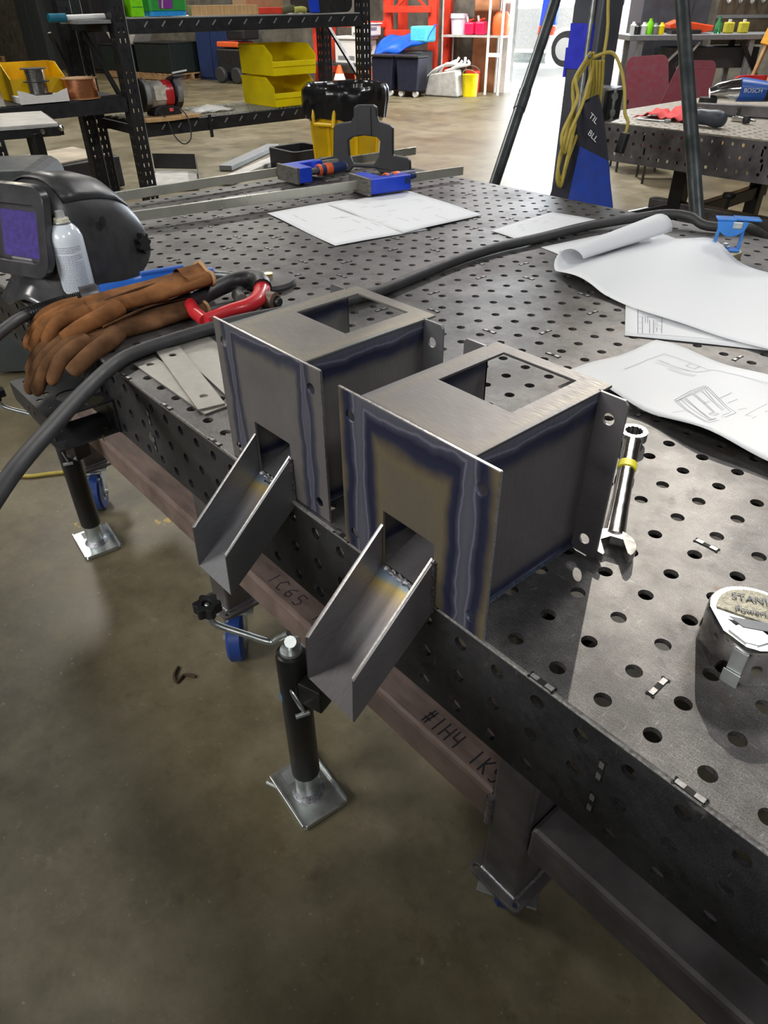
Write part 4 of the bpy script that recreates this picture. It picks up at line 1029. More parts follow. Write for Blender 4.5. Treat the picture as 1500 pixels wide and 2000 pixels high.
# ------------------------------------------------------------------ blue magnetic holder
t = thing('magnetic_holder', 'blue enamelled magnetic holder on a round zinc base, by the papers', 'magnet', (-0.485, 1.375, 0), 0.62, local=True)
MB().lathe([(0.038, 0.0), (0.040, 0.002), (0.040, 0.019), (0.0385, 0.021), (0.0, 0.021)], (0, 0, 0), 32, cap=False).build('magnet_base', M['magbase'], t, smooth=True)
MB().box((0, 0, 0.0235), (0.062, 0.030, 0.004)).build('bracket_foot', M['magblue'], t, bevel=0.001)
for s in (-1, 1):
    MB().bar((s * 0.029, 0, 0.022), (s * 0.026 + 0.004, 0.003, 0.088), 0.022, 0.004, (1, 0, 0)).build('bracket_arm', M['magblue'], t, bevel=0.001)
hc = [(0.034 * math.cos(a), 0.090 + 0.034 * math.sin(a)) for a in [PI + PI * i / 16 for i in range(17)]]
MB().plate(hc, [], 0.004, lambda u, v, w: (u, -0.012 + w, v)).build('half_disc', M['magblue'], t, bevel=0.0008)
MB().box((-0.014, 0.004, 0.0925), (0.042, 0.034, 0.004)).build('top_plate', M['magblue'], t, bevel=0.0008)
MB().bar((0.004, 0.004, 0.0945), (0.062, 0.006, 0.0925), 0.034, 0.004).build('top_flap', M['magblue'], t, bevel=0.0008)
MB().box((0.012, -0.006, 0.082), (0.022, 0.022, 0.016)).build('magnet_block', M['zinc'], t, bevel=0.002)
MB().lathe([(0.0095, 0.0255), (0.0095, 0.031), (0.006, 0.032), (0.006, 0.037), (0.0, 0.038)], (0, 0, 0), 6, cap=False).build('bolt', M['zinc'], t)
tag(MB().grid(4, 3, lambda u, v: (-0.545 + 0.03 * u, 1.335 + 0.03 * v, 0.010 + 0.012 * u * (1 - v) + 0.006 * math.sin(5 * u + 3 * v) ** 2)).build('cardboard_scrap', M['cardboard'], solid=0.001), 'torn brown cardboard scrap against the magnet base', 'scrap')

# ------------------------------------------------------------------ chrome combination wrench
t = thing('combination_wrench', 'chrome combination wrench with a band of yellow tape, lying behind the near box', 'wrench', (-0.08, 0.32, 0))
wa, wb = V((-0.139, 0.445, 0.012)), V((-0.014, 0.208, 0.010))
wx = (wb - wa).normalized(); wy = V((0, 0, 1)).cross(wx)
WF = lambda u, v, w: wa + wx * u + wy * v + V((0, 0, w))
L_ = (wb - wa).length
MB().tube([WF(0.012 + (L_ - 0.034) * i / 10, 0, 0) for i in range(11)], [0.0125 - 0.0018 * math.sin(PI * i / 10) for i in range(11)], 14, flat=0.62).build('shank', M['chrome'], t, smooth=True)
MB().plate(circ(0, 0, 0.0195, 28), [[(r * math.cos(a), r * math.sin(a)) for r, a in [((0.0135 if i % 2 else 0.0115), 2 * PI * i / 24) for i in range(24)]]], 0.013, lambda u, v, w: WF(u, v, 0.008 + w)).build('ring_end', M['chrome'], t, smooth=30, bevel=0.0008)
j = [(0.027 * math.cos(a), 0.026 * math.sin(a)) for a in [0.62 + (2 * PI - 1.24) * i / 30 for i in range(31)]]
jaw = [(x * 1.0, y) for x, y in j] + [(0.018, -0.0125), (-0.006, -0.0125), (-0.012, 0.0), (-0.006, 0.0125), (0.018, 0.0125)]
c25, s25 = math.cos(0.30), math.sin(0.30)
MB().plate([(x * c25 - y * s25, x * s25 + y * c25) for x, y in jaw], [], 0.011, lambda u, v, w: WF(L_ - 0.002 + u, v, 0.0055 + w)).build('open_jaw', M['chrome'], t, bevel=0.0012)
MB().tube([WF(0.078, 0, 0), WF(0.094, 0, 0)], 0.0124, 14, flat=0.66).build('tape_band', M['yellowtape'], t, smooth=True, label='yellow tape')

# ------------------------------------------------------------------ chrome tape measure
t = thing('tape_measure', 'chrome tape measure with a worn label, lying at the right edge', 'tape measure', (0.163, 0.169, 0), 0.0, local=True)
t.scale = (1.13, 1.13, 1.28)
def tm(r=1.0, off=0.0):
    """outline of the case: round at the back, straight toward the mouth"""
    o = [(-0.004 + 0.040 * r * math.cos(a), 0.008 + 0.036 * r * math.sin(a)) for a in [0.10 + (PI + 0.45) * i / 26 for i in range(27)]]
    return o + [(-0.016 * r, -0.030 * r + 0.0), (0.006 * r, -0.034 * r), (0.016 * r, -0.030 * r), (0.037 * r, -0.006 * r)]
ol = tm(); k = len(ol)
prof = [(0.96, 0.0), (1.0, 0.003), (1.0, 0.031), (0.985, 0.035), (0.955, 0.037)]
mb = MB().add([(x * s, y * s, z) for s, z in prof for x, y in ol], [(i * k + j, i * k + (j + 1) % k, (i + 1) * k + (j + 1) % k, (i + 1) * k + j) for i in range(len(prof) - 1) for j in range(k)] + [tuple(range(k - 1, -1, -1)), tuple(range((len(prof) - 1) * k, len(prof) * k))])
mb.build('case', M['chrome'], t, smooth=35)
lab = [(x * 0.84, y * 0.84 + 0.001) for x, y in ol[:27]]
MB().plate(lab, [], 0.0012, lambda u, v, w: (u, v, 0.0382 + w)).build('label', M['tape_top'], t, label='worn yellow and silver label')
MB().plate([(-0.020, -0.012), (0.030, 0.018), (0.030, 0.007), (-0.006, -0.0155)], [], 0.0006, lambda u, v, w: (u, v, 0.0388 + w)).build('label_band', M['tapedark'], t)
rt = MX.Rotation(0.53, 4, 'Z')
for body, size, x, y, mm in (('STANLEY', 0.0105, -0.012, 0.024, 'tapedark'), ('PowerLock', 0.0085, -0.004, 0.010, 'tapedark'), ("25'", 0.011, 0.015, 0.005, 'white')):
    text('lettering', body, size, MX.Translation((x, y, 0.0391)) @ rt, M[mm], t)
MB().plate([(-0.013, -0.026), (0.004, -0.030), (0.012, -0.026), (0.018, -0.012), (0.002, -0.006), (-0.010, -0.014)], [], 0.002, lambda u, v, w: (u, v, 0.0383 + w)).build('lock_button', M['zinc'], t, bevel=0.0006)
MB().bar((0.004, -0.0335, 0.001), (0.004, -0.0335, 0.032), 0.012, 0.003, (0, 1, 0)).build('mouth_edge', M['zinc'], t, bevel=0.0005)
MB().box((0.004, -0.0365, 0.006), (0.014, 0.0012, 0.012)).build('end_hook', M['zinc'], t)

# ------------------------------------------------------------------ black stepped panel
t = thing('stepped_guard', 'black stepped plastic panel with a window, standing at the far left table corner', 'panel', (-1.89, 1.445, 0))
p0, p1 = V((-2.02, 1.36, 0)), V((-1.76, 1.53, 0)); pe = (p1 - p0).normalized(); pn = V((-pe.y, pe.x, 0))
PF = lambda u, v, w: p0 + pe * u - pn * w + V((0, 0, v))
ol = [(-0.050, 0.001), (-0.056, 0.037), (0.008, 0.051), (0.015, 0.148), (0.025, 0.158), (0.082, 0.166), (0.092, 0.182), (0.094, 0.211), (0.107, 0.219), (0.166, 0.220), (0.179, 0.213), (0.180, 0.184), (0.188, 0.168), (0.226, 0.159), (0.239, 0.150), (0.239, 0.062), (0.293, 0.055), (0.304, 0.045), (0.305, 0.001), (0.19, 0.001), (0.17, 0.016), (0.085, 0.016), (0.07, 0.001)]
MB().plate(ol, [[(0.070, 0.104), (0.090, 0.117), (0.133, 0.123), (0.178, 0.119), (0.191, 0.108), (0.186, 0.058), (0.166, 0.030), (0.087, 0.028), (0.072, 0.054)]], 0.022, lambda u, v, w: PF(u, v, w)).build('panel_body', M['panel'], t, bevel=0.004)
MB().plate([(0.108, 0.125), (0.160, 0.125), (0.158, 0.212), (0.112, 0.212)], [], 0.004, lambda u, v, w: PF(u, v, 0.004 + w)).build('raised_rib', M['panel'], t, bevel=0.001)
for u in (-0.03, 0.275):
    MB().plate([(0.0, 0.001), (0.085, 0.001), (0.080, 0.018), (0.02, 0.040), (0.0, 0.040)], [], 0.03, lambda a, v, w: PF(u + w, v, -0.022 - a)).build('foot', M['panel'], t, bevel=0.003)
# ------------------------------------------------------------------ storage rack with bins and grinder
RX = -5.10
def post(parent, x, y, d=-1, w=0.092, z0=FZ, z1=1.35, m='rack'):
    """slotted angle upright: one face to the aisle (+x), one to the side"""
    sl = []
    k = 0
    z = z0 + 0.06
    while z < z1 - 0.06:
        for c in (0.028, 0.064):
            sl.append([(c - 0.005, z + 0.010), (c - 0.003, z - 0.016), (c + 0.003, z - 0.016), (c + 0.005, z + 0.010)])
        z += 0.058
    MB().plate(rect(0, z0 + 0.002, w, z1), sl, 0.003, lambda u, v, q: (x + q, y + u, v)).build('post_face', M[m], parent)
    MB().plate(rect(0.003, z0 + 0.002, w, z1), sl, 0.003, lambda u, v, q: (x + d * u, y + 0.003 + q, v)).build('post_side', M[m], parent)
    MB().box((x - 0.001, y + w + 0.001, (z0 + z1) / 2), (0.006, 0.004, z1 - z0 - 0.01)).build('post_edge', M['rackedge'], parent)
rk = thing('storage_rack', 'black slotted steel storage rack holding yellow bins and a bench grinder', 'rack', (RX - 0.3, 3.05, FZ))
post(rk, RX, 1.965); post(rk, RX, 4.09); post(rk, RX - 0.62, 1.93); post(rk, RX - 0.62, 4.15)
def beam(parent, y0, y1, ztop, h, name='beam', x=RX, clips=True):
    MB().plate(rect(y0, ztop - h, y1, ztop), [], 0.035, lambda u, v, w: (x + w, u, v)).build(name, M['rack'], parent, bevel=0.003)
    if clips:
        k = int((y1 - y0) / 0.13)
        for i in range(k):
            y = y0 + 0.12 + i * (y1 - y0 - 0.2) / max(1, k - 1)
            MB().bar((x + 0.002, y, ztop - h * 0.55), (x + 0.002, y + 0.03, ztop - h * 0.2), 0.008, 0.004, (1, 0, 0)).build('beam_clip', M['grey'], parent)
beam(rk, 2.058, 4.09, 0.437, 0.086); beam(rk, 2.058, 4.09, -0.175, 0.088)
beam(rk, 2.0, 4.15, 0.437, 0.086, x=RX - 0.62, clips=False); beam(rk, 2.0, 4.15, -0.175, 0.088, x=RX - 0.62, clips=False)
MB().box((RX - 0.32, 3.07, 0.439), (0.60, 2.03, 0.008)).build('deck', M['lightgrey'], rk)
mb = MB()
for i in range(52): mb.box((RX - 0.32, 2.08 + i * 0.039, -0.172), (0.60, 0.007, 0.006))
for i in range(5): mb.box((RX - 0.07 - i * 0.125, 3.07, -0.177), (0.008, 2.03, 0.006))
q = mb.build('wire_deck', M['deck'], rk); q['kind'] = 'stuff'
for y in (1.985, 4.17):
    for z in (0.40, -0.21): MB().box((RX - 0.31, y, z), (0.54, 0.02, 0.06)).build('side_beam', M['rack'], rk)
    MB().bar((RX - 0.06, y, -0.10), (RX - 0.58, y, 0.36), 0.03, 0.02).build('brace', M['rack'], rk)
MB().box((RX + 0.006, 2.575, -0.235), (0.012, 0.022, 0.15)).build('beam_hook', M['rack'], rk)

def bin_(label, x, y, z, w=0.42, d=0.47, h=0.205):
    t = thing('storage_bin', label, 'bin', (x - d / 2, y + w / 2, z), 0, 'yellow hopper bins')
    F = lambda u, v, q: (x - u, y, z + v)
    prof = [(0.012, 0.004), (d - 0.01, 0.004), (d, h), (0.10, h), (0.0, h * 0.66), (0.0, h * 0.30)]
    for y0 in (y, y + w - 0.006):
        MB().plate(prof, [], 0.006, lambda u, v, q, y0=y0: (x - u, y0 - q, z + v)).build('side', M['yellow'], t, bevel=0.002)
    MB().box((x - d / 2, y + w / 2, z + 0.006), (d - 0.02, w - 0.012, 0.006)).build('floor_panel', M['yellow'], t)
    MB().box((x - d + 0.006, y + w / 2, z + h / 2 + 0.002), (0.006, w - 0.012, h - 0.006)).build('back', M['yellow'], t)
    MB().plate([(y + 0.006, z + 0.004), (y + w - 0.006, z + 0.004), (y + w - 0.006, z + h * 0.30), (y + 0.006, z + h * 0.30)], [], 0.006, lambda u, v, q: (x - 0.003 + q, u, v)).build('front_lip', M['yellow'], t)
    MB().plate([(y + 0.006, z + h * 0.30), (y + w - 0.006, z + h * 0.30), (y + w - 0.004, z + h * 0.48), (y + 0.004, z + h * 0.48)], [], 0.008, lambda u, v, q: (x + 0.004 + q, u, v)).build('label_holder', M['yellow'], t, bevel=0.002)
    MB().box((x - d / 2 - 0.05, y - 0.003, z + h - 0.012), (d - 0.11, 0.010, 0.016)).build('rim', M['yellow'], t, bevel=0.002)
    MB().box((x - d / 2 - 0.05, y + w + 0.003, z + h - 0.012), (d - 0.11, 0.010, 0.016)).build('rim', M['yellow'], t, bevel=0.002)
    for zz in (0.10, 0.135): MB().box((x - d * 0.62, y - 0.002, z + zz), (d * 0.42, 0.005, 0.006)).build('rib', M['yellow'], t)
bin_('lower yellow hopper bin of the stacked pair on the black rack', RX - 0.02, 3.19, -0.168)
bin_('upper yellow hopper bin of the stacked pair on the black rack', RX - 0.005, 3.185, 0.046)

t = thing('grinder_board', 'pine board under the bench grinder on the rack shelf', 'board', (RX - 0.12, 2.28, -0.168))
MB().plate([(2.06, -0.26), (2.50, -0.26), (2.50, 0.015), (2.25, 0.06), (2.06, 0.03)], [], 0.022, lambda u, v, w: (RX + v, u, -0.146 + w)).build('board', M['wood'], t, bevel=0.002)
t = thing('bench_grinder', 'black and red bench grinder with a hanging cord on the rack shelf', 'grinder', (RX - 0.12, 2.26, -0.144))
ax = V((RX - 0.13, 2.26, -0.015))
MB().lathe([(0.07, -0.085), (0.082, -0.07), (0.086, 0.0), (0.082, 0.07), (0.07, 0.085)], ax, 24, (0, 1, 0)).build('motor_body', M['lightgrey'], t, smooth=True)
MB().lathe([(0.0875, 0.02), (0.0875, 0.086), (0.06, 0.092)], ax, 24, (0, 1, 0)).build('motor_end', M['red'], t, smooth=True)
for s in (-1, 1):
    MB().lathe([(0.0, s * 0.10), (0.100, s * 0.10), (0.105, s * 0.11), (0.105, s * 0.145), (0.09, s * 0.155), (0.0, s * 0.155)], ax, 28, (0, 1, 0), cap=False).build('wheel_guard', M['blackplastic'], t, smooth=True)
    MB().lathe([(0.0, s * 0.105), (0.088, s * 0.105), (0.088, s * 0.14), (0.0, s * 0.14)], ax + V((0.03, 0, 0.012)), 24, (0, 1, 0), cap=False).build('grinding_wheel', M['grey'], t, smooth=True)
MB().plate(rrect(-0.05, 0.0, 0.05, 0.12, 0.02), [], 0.003, lambda u, v, w: (ax.x + 0.112 + w, ax.y + 0.13 + u, ax.z - 0.02 + v)).build('eye_shield', M['lensclear'], t)
MB().bar(ax + V((0.04, 0.13, 0.09)), ax + V((0.10, 0.13, 0.115)), 0.09, 0.02).build('shield_bracket', M['blackplastic'], t, bevel=0.004)
MB().bar(ax + V((0.09, 0.09, 0.13)), ax + V((0.10, 0.20, 0.142)), 0.01, 0.01).build('shield_edge', M['white'], t)
MB().plate([(-0.10, 0.0), (0.13, 0.0), (0.10, 0.045), (0.055, 0.06), (-0.045, 0.06), (-0.08, 0.045)], [], 0.13, lambda u, v, w: (ax.x + 0.065 + w, ax.y + u + 0.01, -0.1439 + v)).build('base', M['blackplastic'], t, bevel=0.008)
MB().box((ax.x + 0.068, ax.y + 0.05, -0.112), (0.008, 0.030, 0.022)).build('switch', M['ragred'], t, bevel=0.002)
MB().box((ax.x + 0.085, ax.y - 0.02, ax.z + 0.015), (0.004, 0.10, 0.09), rz=0.1).build('rating_plate', mat('torn_label', (0.62, 0.58, 0.50), 0.6, 0, 0.3, 25), t)
MB().tube(spline([ax + V((0.07, -0.06, -0.11)), ax + V((0.17, -0.05, -0.14)), ax + V((0.19, -0.02, -0.25)), ax + V((0.18, 0.05, -0.31)), ax + V((0.19, 0.11, -0.27)), ax + V((0.18, 0.11, -0.14)), ax + V((0.09, 0.09, -0.08))], 7), 0.0045, 8).build('cord', M['rubber'], t, smooth=True)
tag(MB().grid(8, 5, lambda u, v: (RX - 0.24 + 0.10 * v, 2.52 + 0.36 * u, -0.166 + 0.035 * math.sin(u * PI) * (1 - v) + 0.012 * math.sin(9 * u + 5 * v) ** 2)).build('crumpled_cloth', M['white'], smooth=70, solid=0.002), 'crumpled white sheet on the rack shelf beside the yellow bins', 'cloth')

# things on the upper shelf
t = thing('lime_carton', 'lime green box on the upper rack shelf, left end', 'box', (RX - 0.1, 2.17, 0.444))
MB().box((RX - 0.10, 2.165, 0.515), (0.16, 0.085, 0.14)).build('carton', M['lime'], t, bevel=0.003)
MB().box((RX - 0.018, 2.165, 0.50), (0.003, 0.08, 0.004)).build('flap_seam', M['green'], t)
t = thing('tool_case', 'black case with shiny latches beside the rack post, upper shelf', 'case', (RX - 0.14, 2.07, 0.444))
MB().box((RX - 0.20, 2.075, 0.50), (0.20, 0.075, 0.11)).build('case_body', M['blackplastic'], t, bevel=0.008)
MB().box((RX - 0.095, 2.075, 0.52), (0.01, 0.05, 0.02)).build('latch', M['zinc'], t, bevel=0.002)
t = thing('detergent_tub', 'green and purple plastic tub with a blue base on the upper shelf', 'tub', (RX - 0.16, 2.40, 0.444))
MB().plate(rrect(-0.14, -0.11, 0.14, 0.11, 0.03), [], 0.03, lambda u, v, w: (RX - 0.15 + v, 2.40 + u, 0.476 + w)).build('tub_base', M['tubblue'], t, bevel=0.004)
MB().plate(rrect(-0.145, -0.115, 0.145, 0.115, 0.03), [], 0.10, lambda u, v, w: (RX - 0.15 + v, 2.40 + u, 0.576 + w)).build('tub_body', M['green'], t, bevel=0.004)
MB().box((RX - 0.0335, 2.38, 0.528), (0.003, 0.10, 0.08)).build('tub_label', M['purple'], t)
MB().bar((RX - 0.0315, 2.35, 0.49), (RX - 0.0315, 2.365, 0.57), 0.012, 0.002, (1, 0, 0)).build('tub_stripe', M['lightgrey'], t)
MB().plate(rrect(-0.15, -0.12, 0.15, 0.12, 0.03), [], 0.02, lambda u, v, w: (RX - 0.15 + v, 2.40 + u, 0.598 + w)).build('tub_lid', M['tubblue'], t, bevel=0.004)
tag(MB().box((RX - 0.10, 2.87, 0.474), (0.05, 0.56, 0.06)).build('timber_block', M['wood'], bevel=0.002), 'pine timber lying along the upper rack shelf', 'board')
t = thing('dinner_plate', 'blue and white dish leaning on the upper shelf behind the timber', 'dish', (RX - 0.22, 2.95, 0.444))
MB().lathe([(0.0, 0.03), (0.07, 0.03), (0.13, 0.06), (0.135, 0.066), (0.07, 0.04), (0.0, 0.04)], (RX - 0.30, 2.98, 0.415), 24, cap=False).build('dish_body', M['teal'], t, smooth=True)
MB().lathe([(0.05, 0.0415), (0.10, 0.055)], (RX - 0.30, 2.98, 0.415), 24, cap=False).build('dish_glaze', M['white'], t, smooth=True)
tag(MB().box((RX - 0.30, 3.30, 0.53), (0.2, 0.34, 0.17)).build('cardboard_box', M['cardboard'], bevel=0.004), 'brown cardboard box on the upper rack shelf', 'box')
tag(MB().box((RX - 0.13, 3.22, 0.466), (0.10, 0.30, 0.042)).build('red_tray', M['redrack'], bevel=0.004), 'flat red tray in front of the cardboard box', 'tray')
t = thing('work_gloves', 'olive work gloves heaped on the upper rack shelf', 'glove', (RX - 0.1, 3.46, 0.444))
MB().tube(spline([(RX - 0.10, 3.37, 0.462), (RX - 0.08, 3.44, 0.475), (RX - 0.06, 3.50, 0.462)], 6), [0.020, .024, .026, .028, .028, .028, .028, .026, .026, .024, .022, .02, .016], 10).build('glove_cuff', mat('olive_cloth', (0.10, 0.10, 0.05), 0.9), t, smooth=True)
MB().tube(spline([(RX - 0.05, 3.46, 0.466), (RX - 0.04, 3.52, 0.47), (RX - 0.05, 3.56, 0.464)], 6), [.018] + [.022] * 11 + [.014], 10).build('glove_palm', mat('yellow_glove', (0.42, 0.42, 0.10), 0.8), t, smooth=True)
t = thing('duffel_bag', 'blue and black duffel bag on the upper rack shelf, right end', 'bag', (RX - 0.2, 3.8, 0.444))
MB().plate(rrect(3.60, 0.446, 4.03, 0.72, 0.06), [], 0.26, lambda u, v, w: (RX - 0.04 + w, u, v)).build('bag_body', M['blackplastic'], t, bevel=0.03)
MB().plate([(3.60, 0.448), (3.69, 0.448), (3.67, 0.72), (3.55, 0.72)], [], 0.01, lambda u, v, w: (RX - 0.03 + w, u, v)).build('bag_strap', M['clampblue'], t, bevel=0.003)
t = thing('paint_roller', 'teal and white roller handle sticking out past the left of the rack', 'roller', (RX - 0.1, 1.75, 0.44))
MB().cyl((RX - 0.10, 1.59, 0.448), (RX - 0.10, 1.70, 0.448), 0.024, n=16).build('roller_sleeve', M['teal'], t, smooth=True)
MB().cyl((RX - 0.10, 1.70, 0.448), (RX - 0.10, 1.96, 0.452), 0.016, n=14).build('roller_handle', M['white'], t, smooth=True)

# left bay shelf
sb = thing('shelf_bench', 'black shelf at the left with wire spools and a yellow bin on it', 'shelf', (RX - 0.3, 1.5, FZ))
beam(sb, 1.10, 1.955, -0.006, 0.086, clips=False)
MB().box((RX - 0.30, 1.53, -0.003), (0.56, 0.86, 0.006)).build('deck', M['rack'], sb)
MB().box((RX - 0.56, 1.53, -0.05), (0.03, 0.86, 0.086)).build('beam', M['rack'], sb)
post(sb, RX - 0.02, 1.00, z1=0.9); post(sb, RX - 0.58, 1.00, z1=0.9)
post(sb, RX - 0.58, 1.84, z1=1.35)
MB().bar((RX - 0.56, 1.87, -0.06), (RX - 0.56, 1.74, 0.36), 0.02, 0.05, (1, 0, 0)).build('brace', M['rack'], sb)
MB().box((RX - 0.30, 1.905, 0.40), (0.60, 0.03, 0.06)).build('side_beam', M['rack'], sb)
MB().box((RX - 0.12, 1.83, 0.425), (0.30, 0.22, 0.02)).build('shelf_tab', M['grey'], sb)
t = thing('storage_bin', 'yellow bin with a cut away front behind the steel wire spool', 'bin', (RX - 0.25, 1.45, 0.0))
for y0 in (1.27, 1.622):
    MB().plate([(0.0, 0.002), (0.26, 0.002), (0.26, 0.21), (0.12, 0.21), (0.0, 0.13)], [], 0.006, lambda u, v, w, y0=y0: (RX - 0.16 - u, y0 - w, v)).build('side', M['yellowcan'], t, bevel=0.002)
MB().box((RX - 0.417, 1.447, 0.106), (0.006, 0.346, 0.21)).build('back', M['yellowcan'], t)
MB().box((RX - 0.29, 1.447, 0.005), (0.25, 0.346, 0.006)).build('floor_panel', M['yellowcan'], t)
MB().box((RX - 0.163, 1.447, 0.065), (0.006, 0.346, 0.13)).build('front_lip', M['yellowcan'], t)
t = thing('wire_spool', 'shiny steel wire spool in a white box lid on the left shelf', 'spool', (RX - 0.09, 1.40, 0.03))
for zz in (0.045, 0.115, 0.185): MB().lathe([(0.0, 0), (0.082, 0), (0.082, 0.005), (0.0, 0.005)], (RX - 0.09, 1.41, zz), 26, cap=False).build('flange', M['blackplastic'], t, smooth=True)
for zz in (0.05, 0.12): MB().lathe([(0.06, 0), (0.06, 0.064)], (RX - 0.09, 1.41, zz), 26).build('wire_wrap', M['silverwire'], t, smooth=True)
t = thing('white_box', 'torn white box holding the steel wire spool', 'box', (RX - 0.09, 1.40, 0.0))
MB().box((RX - 0.09, 1.41, 0.022), (0.17, 0.30, 0.04)).build('box_tray', M['white'], t, bevel=0.004)
MB().plate([(1.25, 0.002), (1.565, 0.002), (1.565, 0.075), (1.53, 0.065), (1.47, 0.045), (1.36, 0.046), (1.29, 0.070), (1.25, 0.08)], [], 0.004, lambda u, v, w: (RX - 0.003 + w, u, v)).build('torn_flap', M['white'], t)
t = thing('copper_spool', 'copper wire spool standing right of the white box', 'spool', (RX - 0.11, 1.70, 0.0))
MB().lathe([(0.0, 0.0), (0.118, 0.0), (0.118, 0.005), (0.0, 0.005)], (RX - 0.12, 1.70, 0.0), 28, cap=False).build('flange', M['cardboard'], t, smooth=True)
MB().lathe([(0.105, 0.005), (0.107, 0.02), (0.105, 0.115)], (RX - 0.12, 1.70, 0.0), 30).build('copper_wrap', M['copper'], t, smooth=True)
MB().lathe([(0.0, 0.115), (0.118, 0.115), (0.118, 0.120), (0.0, 0.120)], (RX - 0.12, 1.70, 0.0), 28, cap=False).build('flange', M['cardboard'], t, smooth=True)

# small cart at the far left
t = thing('tool_cart', 'black tool cart with a grey top at the far left behind the helmet', 'cart', (-4.0, 0.85, FZ))
cta, ctb, ctc, ctd = V((-4.11, 0.65, 0.012)), V((-4.005, 1.075, 0.012)), V((-4.60, 1.20, 0.012)), V((-4.72, 0.78, 0.012))
MB().plate([(p.x, p.y) for p in (cta, ctb, ctc, ctd)], [], 0.012, lambda u, v, w: (u, v, 0.012 + w)).build('cart_top', M['lightgrey'], t)
for p, q in ((cta, ctb), (ctb, ctc), (ctc, ctd), (ctd, cta)):
    MB().bar(p - V((0, 0, 0.035)), q - V((0, 0, 0.035)), 0.04, 0.045).build('cart_rail', M['blackpaint'], t, bevel=0.003)
for p in (cta.lerp(ctb, 0.72), cta.lerp(ctb, -0.35), ctd.lerp(ctc, 0.8), ctd):
    MB().box((p.x, p.y, -0.46), (0.05, 0.05, 0.87), rz=0.24).build('leg', M['blackpaint'], t, bevel=0.003)
MB().lathe([(0.012, 0), (0.012, 0.01), (0.0, 0.012)], cta.lerp(ctb, 0.78) + V((0.03, 0, -0.03)), 10, (1, 0, 0), cap=False).build('bolt', M['chrome'], t)
MB().lathe([(0.018, 0), (0.014, 0.012), (0.0, 0.016)], ctb + V((0.026, 0, -0.02)), 8, (1, 0, 0), cap=False).build('corner_bolt', M['chrome'], t)
tag(MB().grid(6, 3, lambda u, v: (-4.17 - 0.10 * v, 0.68 + 0.16 * u, 0.016 + 0.02 * math.sin(u * 5 + v * 3) ** 2)).build('white_rag', M['white'], solid=0.002), 'white rag on the grey cart top', 'rag')
t = thing('upright_rods', 'pair of thin grey rods standing beside the cart', 'rods', (-4.3, 0.9, FZ))
for dy in (0.0, 0.055):
    MB().cyl((-4.66, 0.86 + dy, FZ), (-4.75, 0.76 + dy, 0.4), 0.010, n=8).build('rod', M['lightgrey'], t)
t = thing('welding_machine', 'dark grey welding machine side panel at the left edge behind the helmet', 'machine', (-3.1, 0.45, FZ))
MB().plate(rrect(-0.5, FZ + 0.02, 0.0, -0.02, 0.07), [], 0.35, lambda u, v, w: (-2.96 + u * 0.55, 0.60 + u * 0.80 + 0.0, v) if w == 0 else (-2.96 + u * 0.55 - 0.30, 0.60 + u * 0.80 + 0.2, v)).build('machine_body', M['darkgrey'], t, bevel=0.01)
MB().tube([(-3.10, 0.44, -0.18), (-3.09, 0.45, -0.28), (-3.09, 0.45, -0.30)], 0.012, 8).build('machine_handle', M['blackplastic'], t, smooth=True)

# low stuff on the floor behind the table
t = thing('carton_on_crate', 'dark open crate with a brown flattened carton on top, behind the helmet', 'crate', (-6.9, 2.0, FZ))
cz = -0.62
MB().plate([(-7.25, 1.80), (-6.62, 1.92), (-6.75, 2.50), (-7.40, 2.40)], [], 0.26, lambda u, v, w: (u, v, cz + w)).build('crate_body', M['blackplastic'], t, bevel=0.01)
MB().plate([(-7.30, 1.78), (-6.66, 1.90), (-6.82, 2.42), (-7.45, 2.34)], [], 0.012, lambda u, v, w: (u, v, cz + 0.016 + w)).build('flat_carton', mat('old_carton', (0.42, 0.36, 0.28), 0.8, 0, 0.3, 4), t)
t = thing('dust_pan', 'dark grey sheet metal pan standing on the floor behind the rack', 'pan', (-6.3, 2.8, FZ))
MB().plate([(-6.36, 2.50), (-6.18, 2.96), (-6.95, 3.36), (-7.30, 3.10)], [], 0.004, lambda u, v, w: (u, v, FZ + 0.02 + w)).build('pan_floor', M['lightgrey'], t)
MB().bar((-6.18, 2.97, FZ + 0.08), (-6.95, 3.38, FZ + 0.08), 0.006, 0.12).build('pan_side', M['blackplastic'], t)
MB().bar((-7.31, 3.08, FZ + 0.10), (-6.97, 3.38, FZ + 0.10), 0.006, 0.14).build('pan_back', M['blackplastic'], t)
for i, (a, b) in enumerate((((-6.80, 3.62), (-7.6, 4.75)), ((-6.20, 3.25), (-7.2, 4.85)))):
    tag(MB().bar((*a, FZ + 0.03), (*b, FZ + 0.03), 0.14, 0.05).build('steel_channel', M['grey' if i == 0 else 'lightgrey'], bevel=0.004), ('grey steel channel lying on the floor, the farther of two', 'pale steel channel lying on the floor behind the clamp bars')[i], 'steel bar')
t = thing('black_tub', 'black open tub on the floor left of the yellow trash barrel', 'tub', (-6.5, 4.3, FZ))
MB().plate(rrect(-6.60, 4.02, -6.12, 4.49, 0.06), [rrect(-6.56, 4.06, -6.16, 4.45, 0.05)], 0.20, lambda u, v, w: (u, v, FZ + 0.205 + w)).build('tub_wall', M['blackplastic'], t)
MB().plate(rrect(-6.58, 4.04, -6.14, 4.47, 0.05), [], 0.012, lambda u, v, w: (u, v, FZ + 0.014 + w)).build('tub_floor', M['blackplastic'], t)

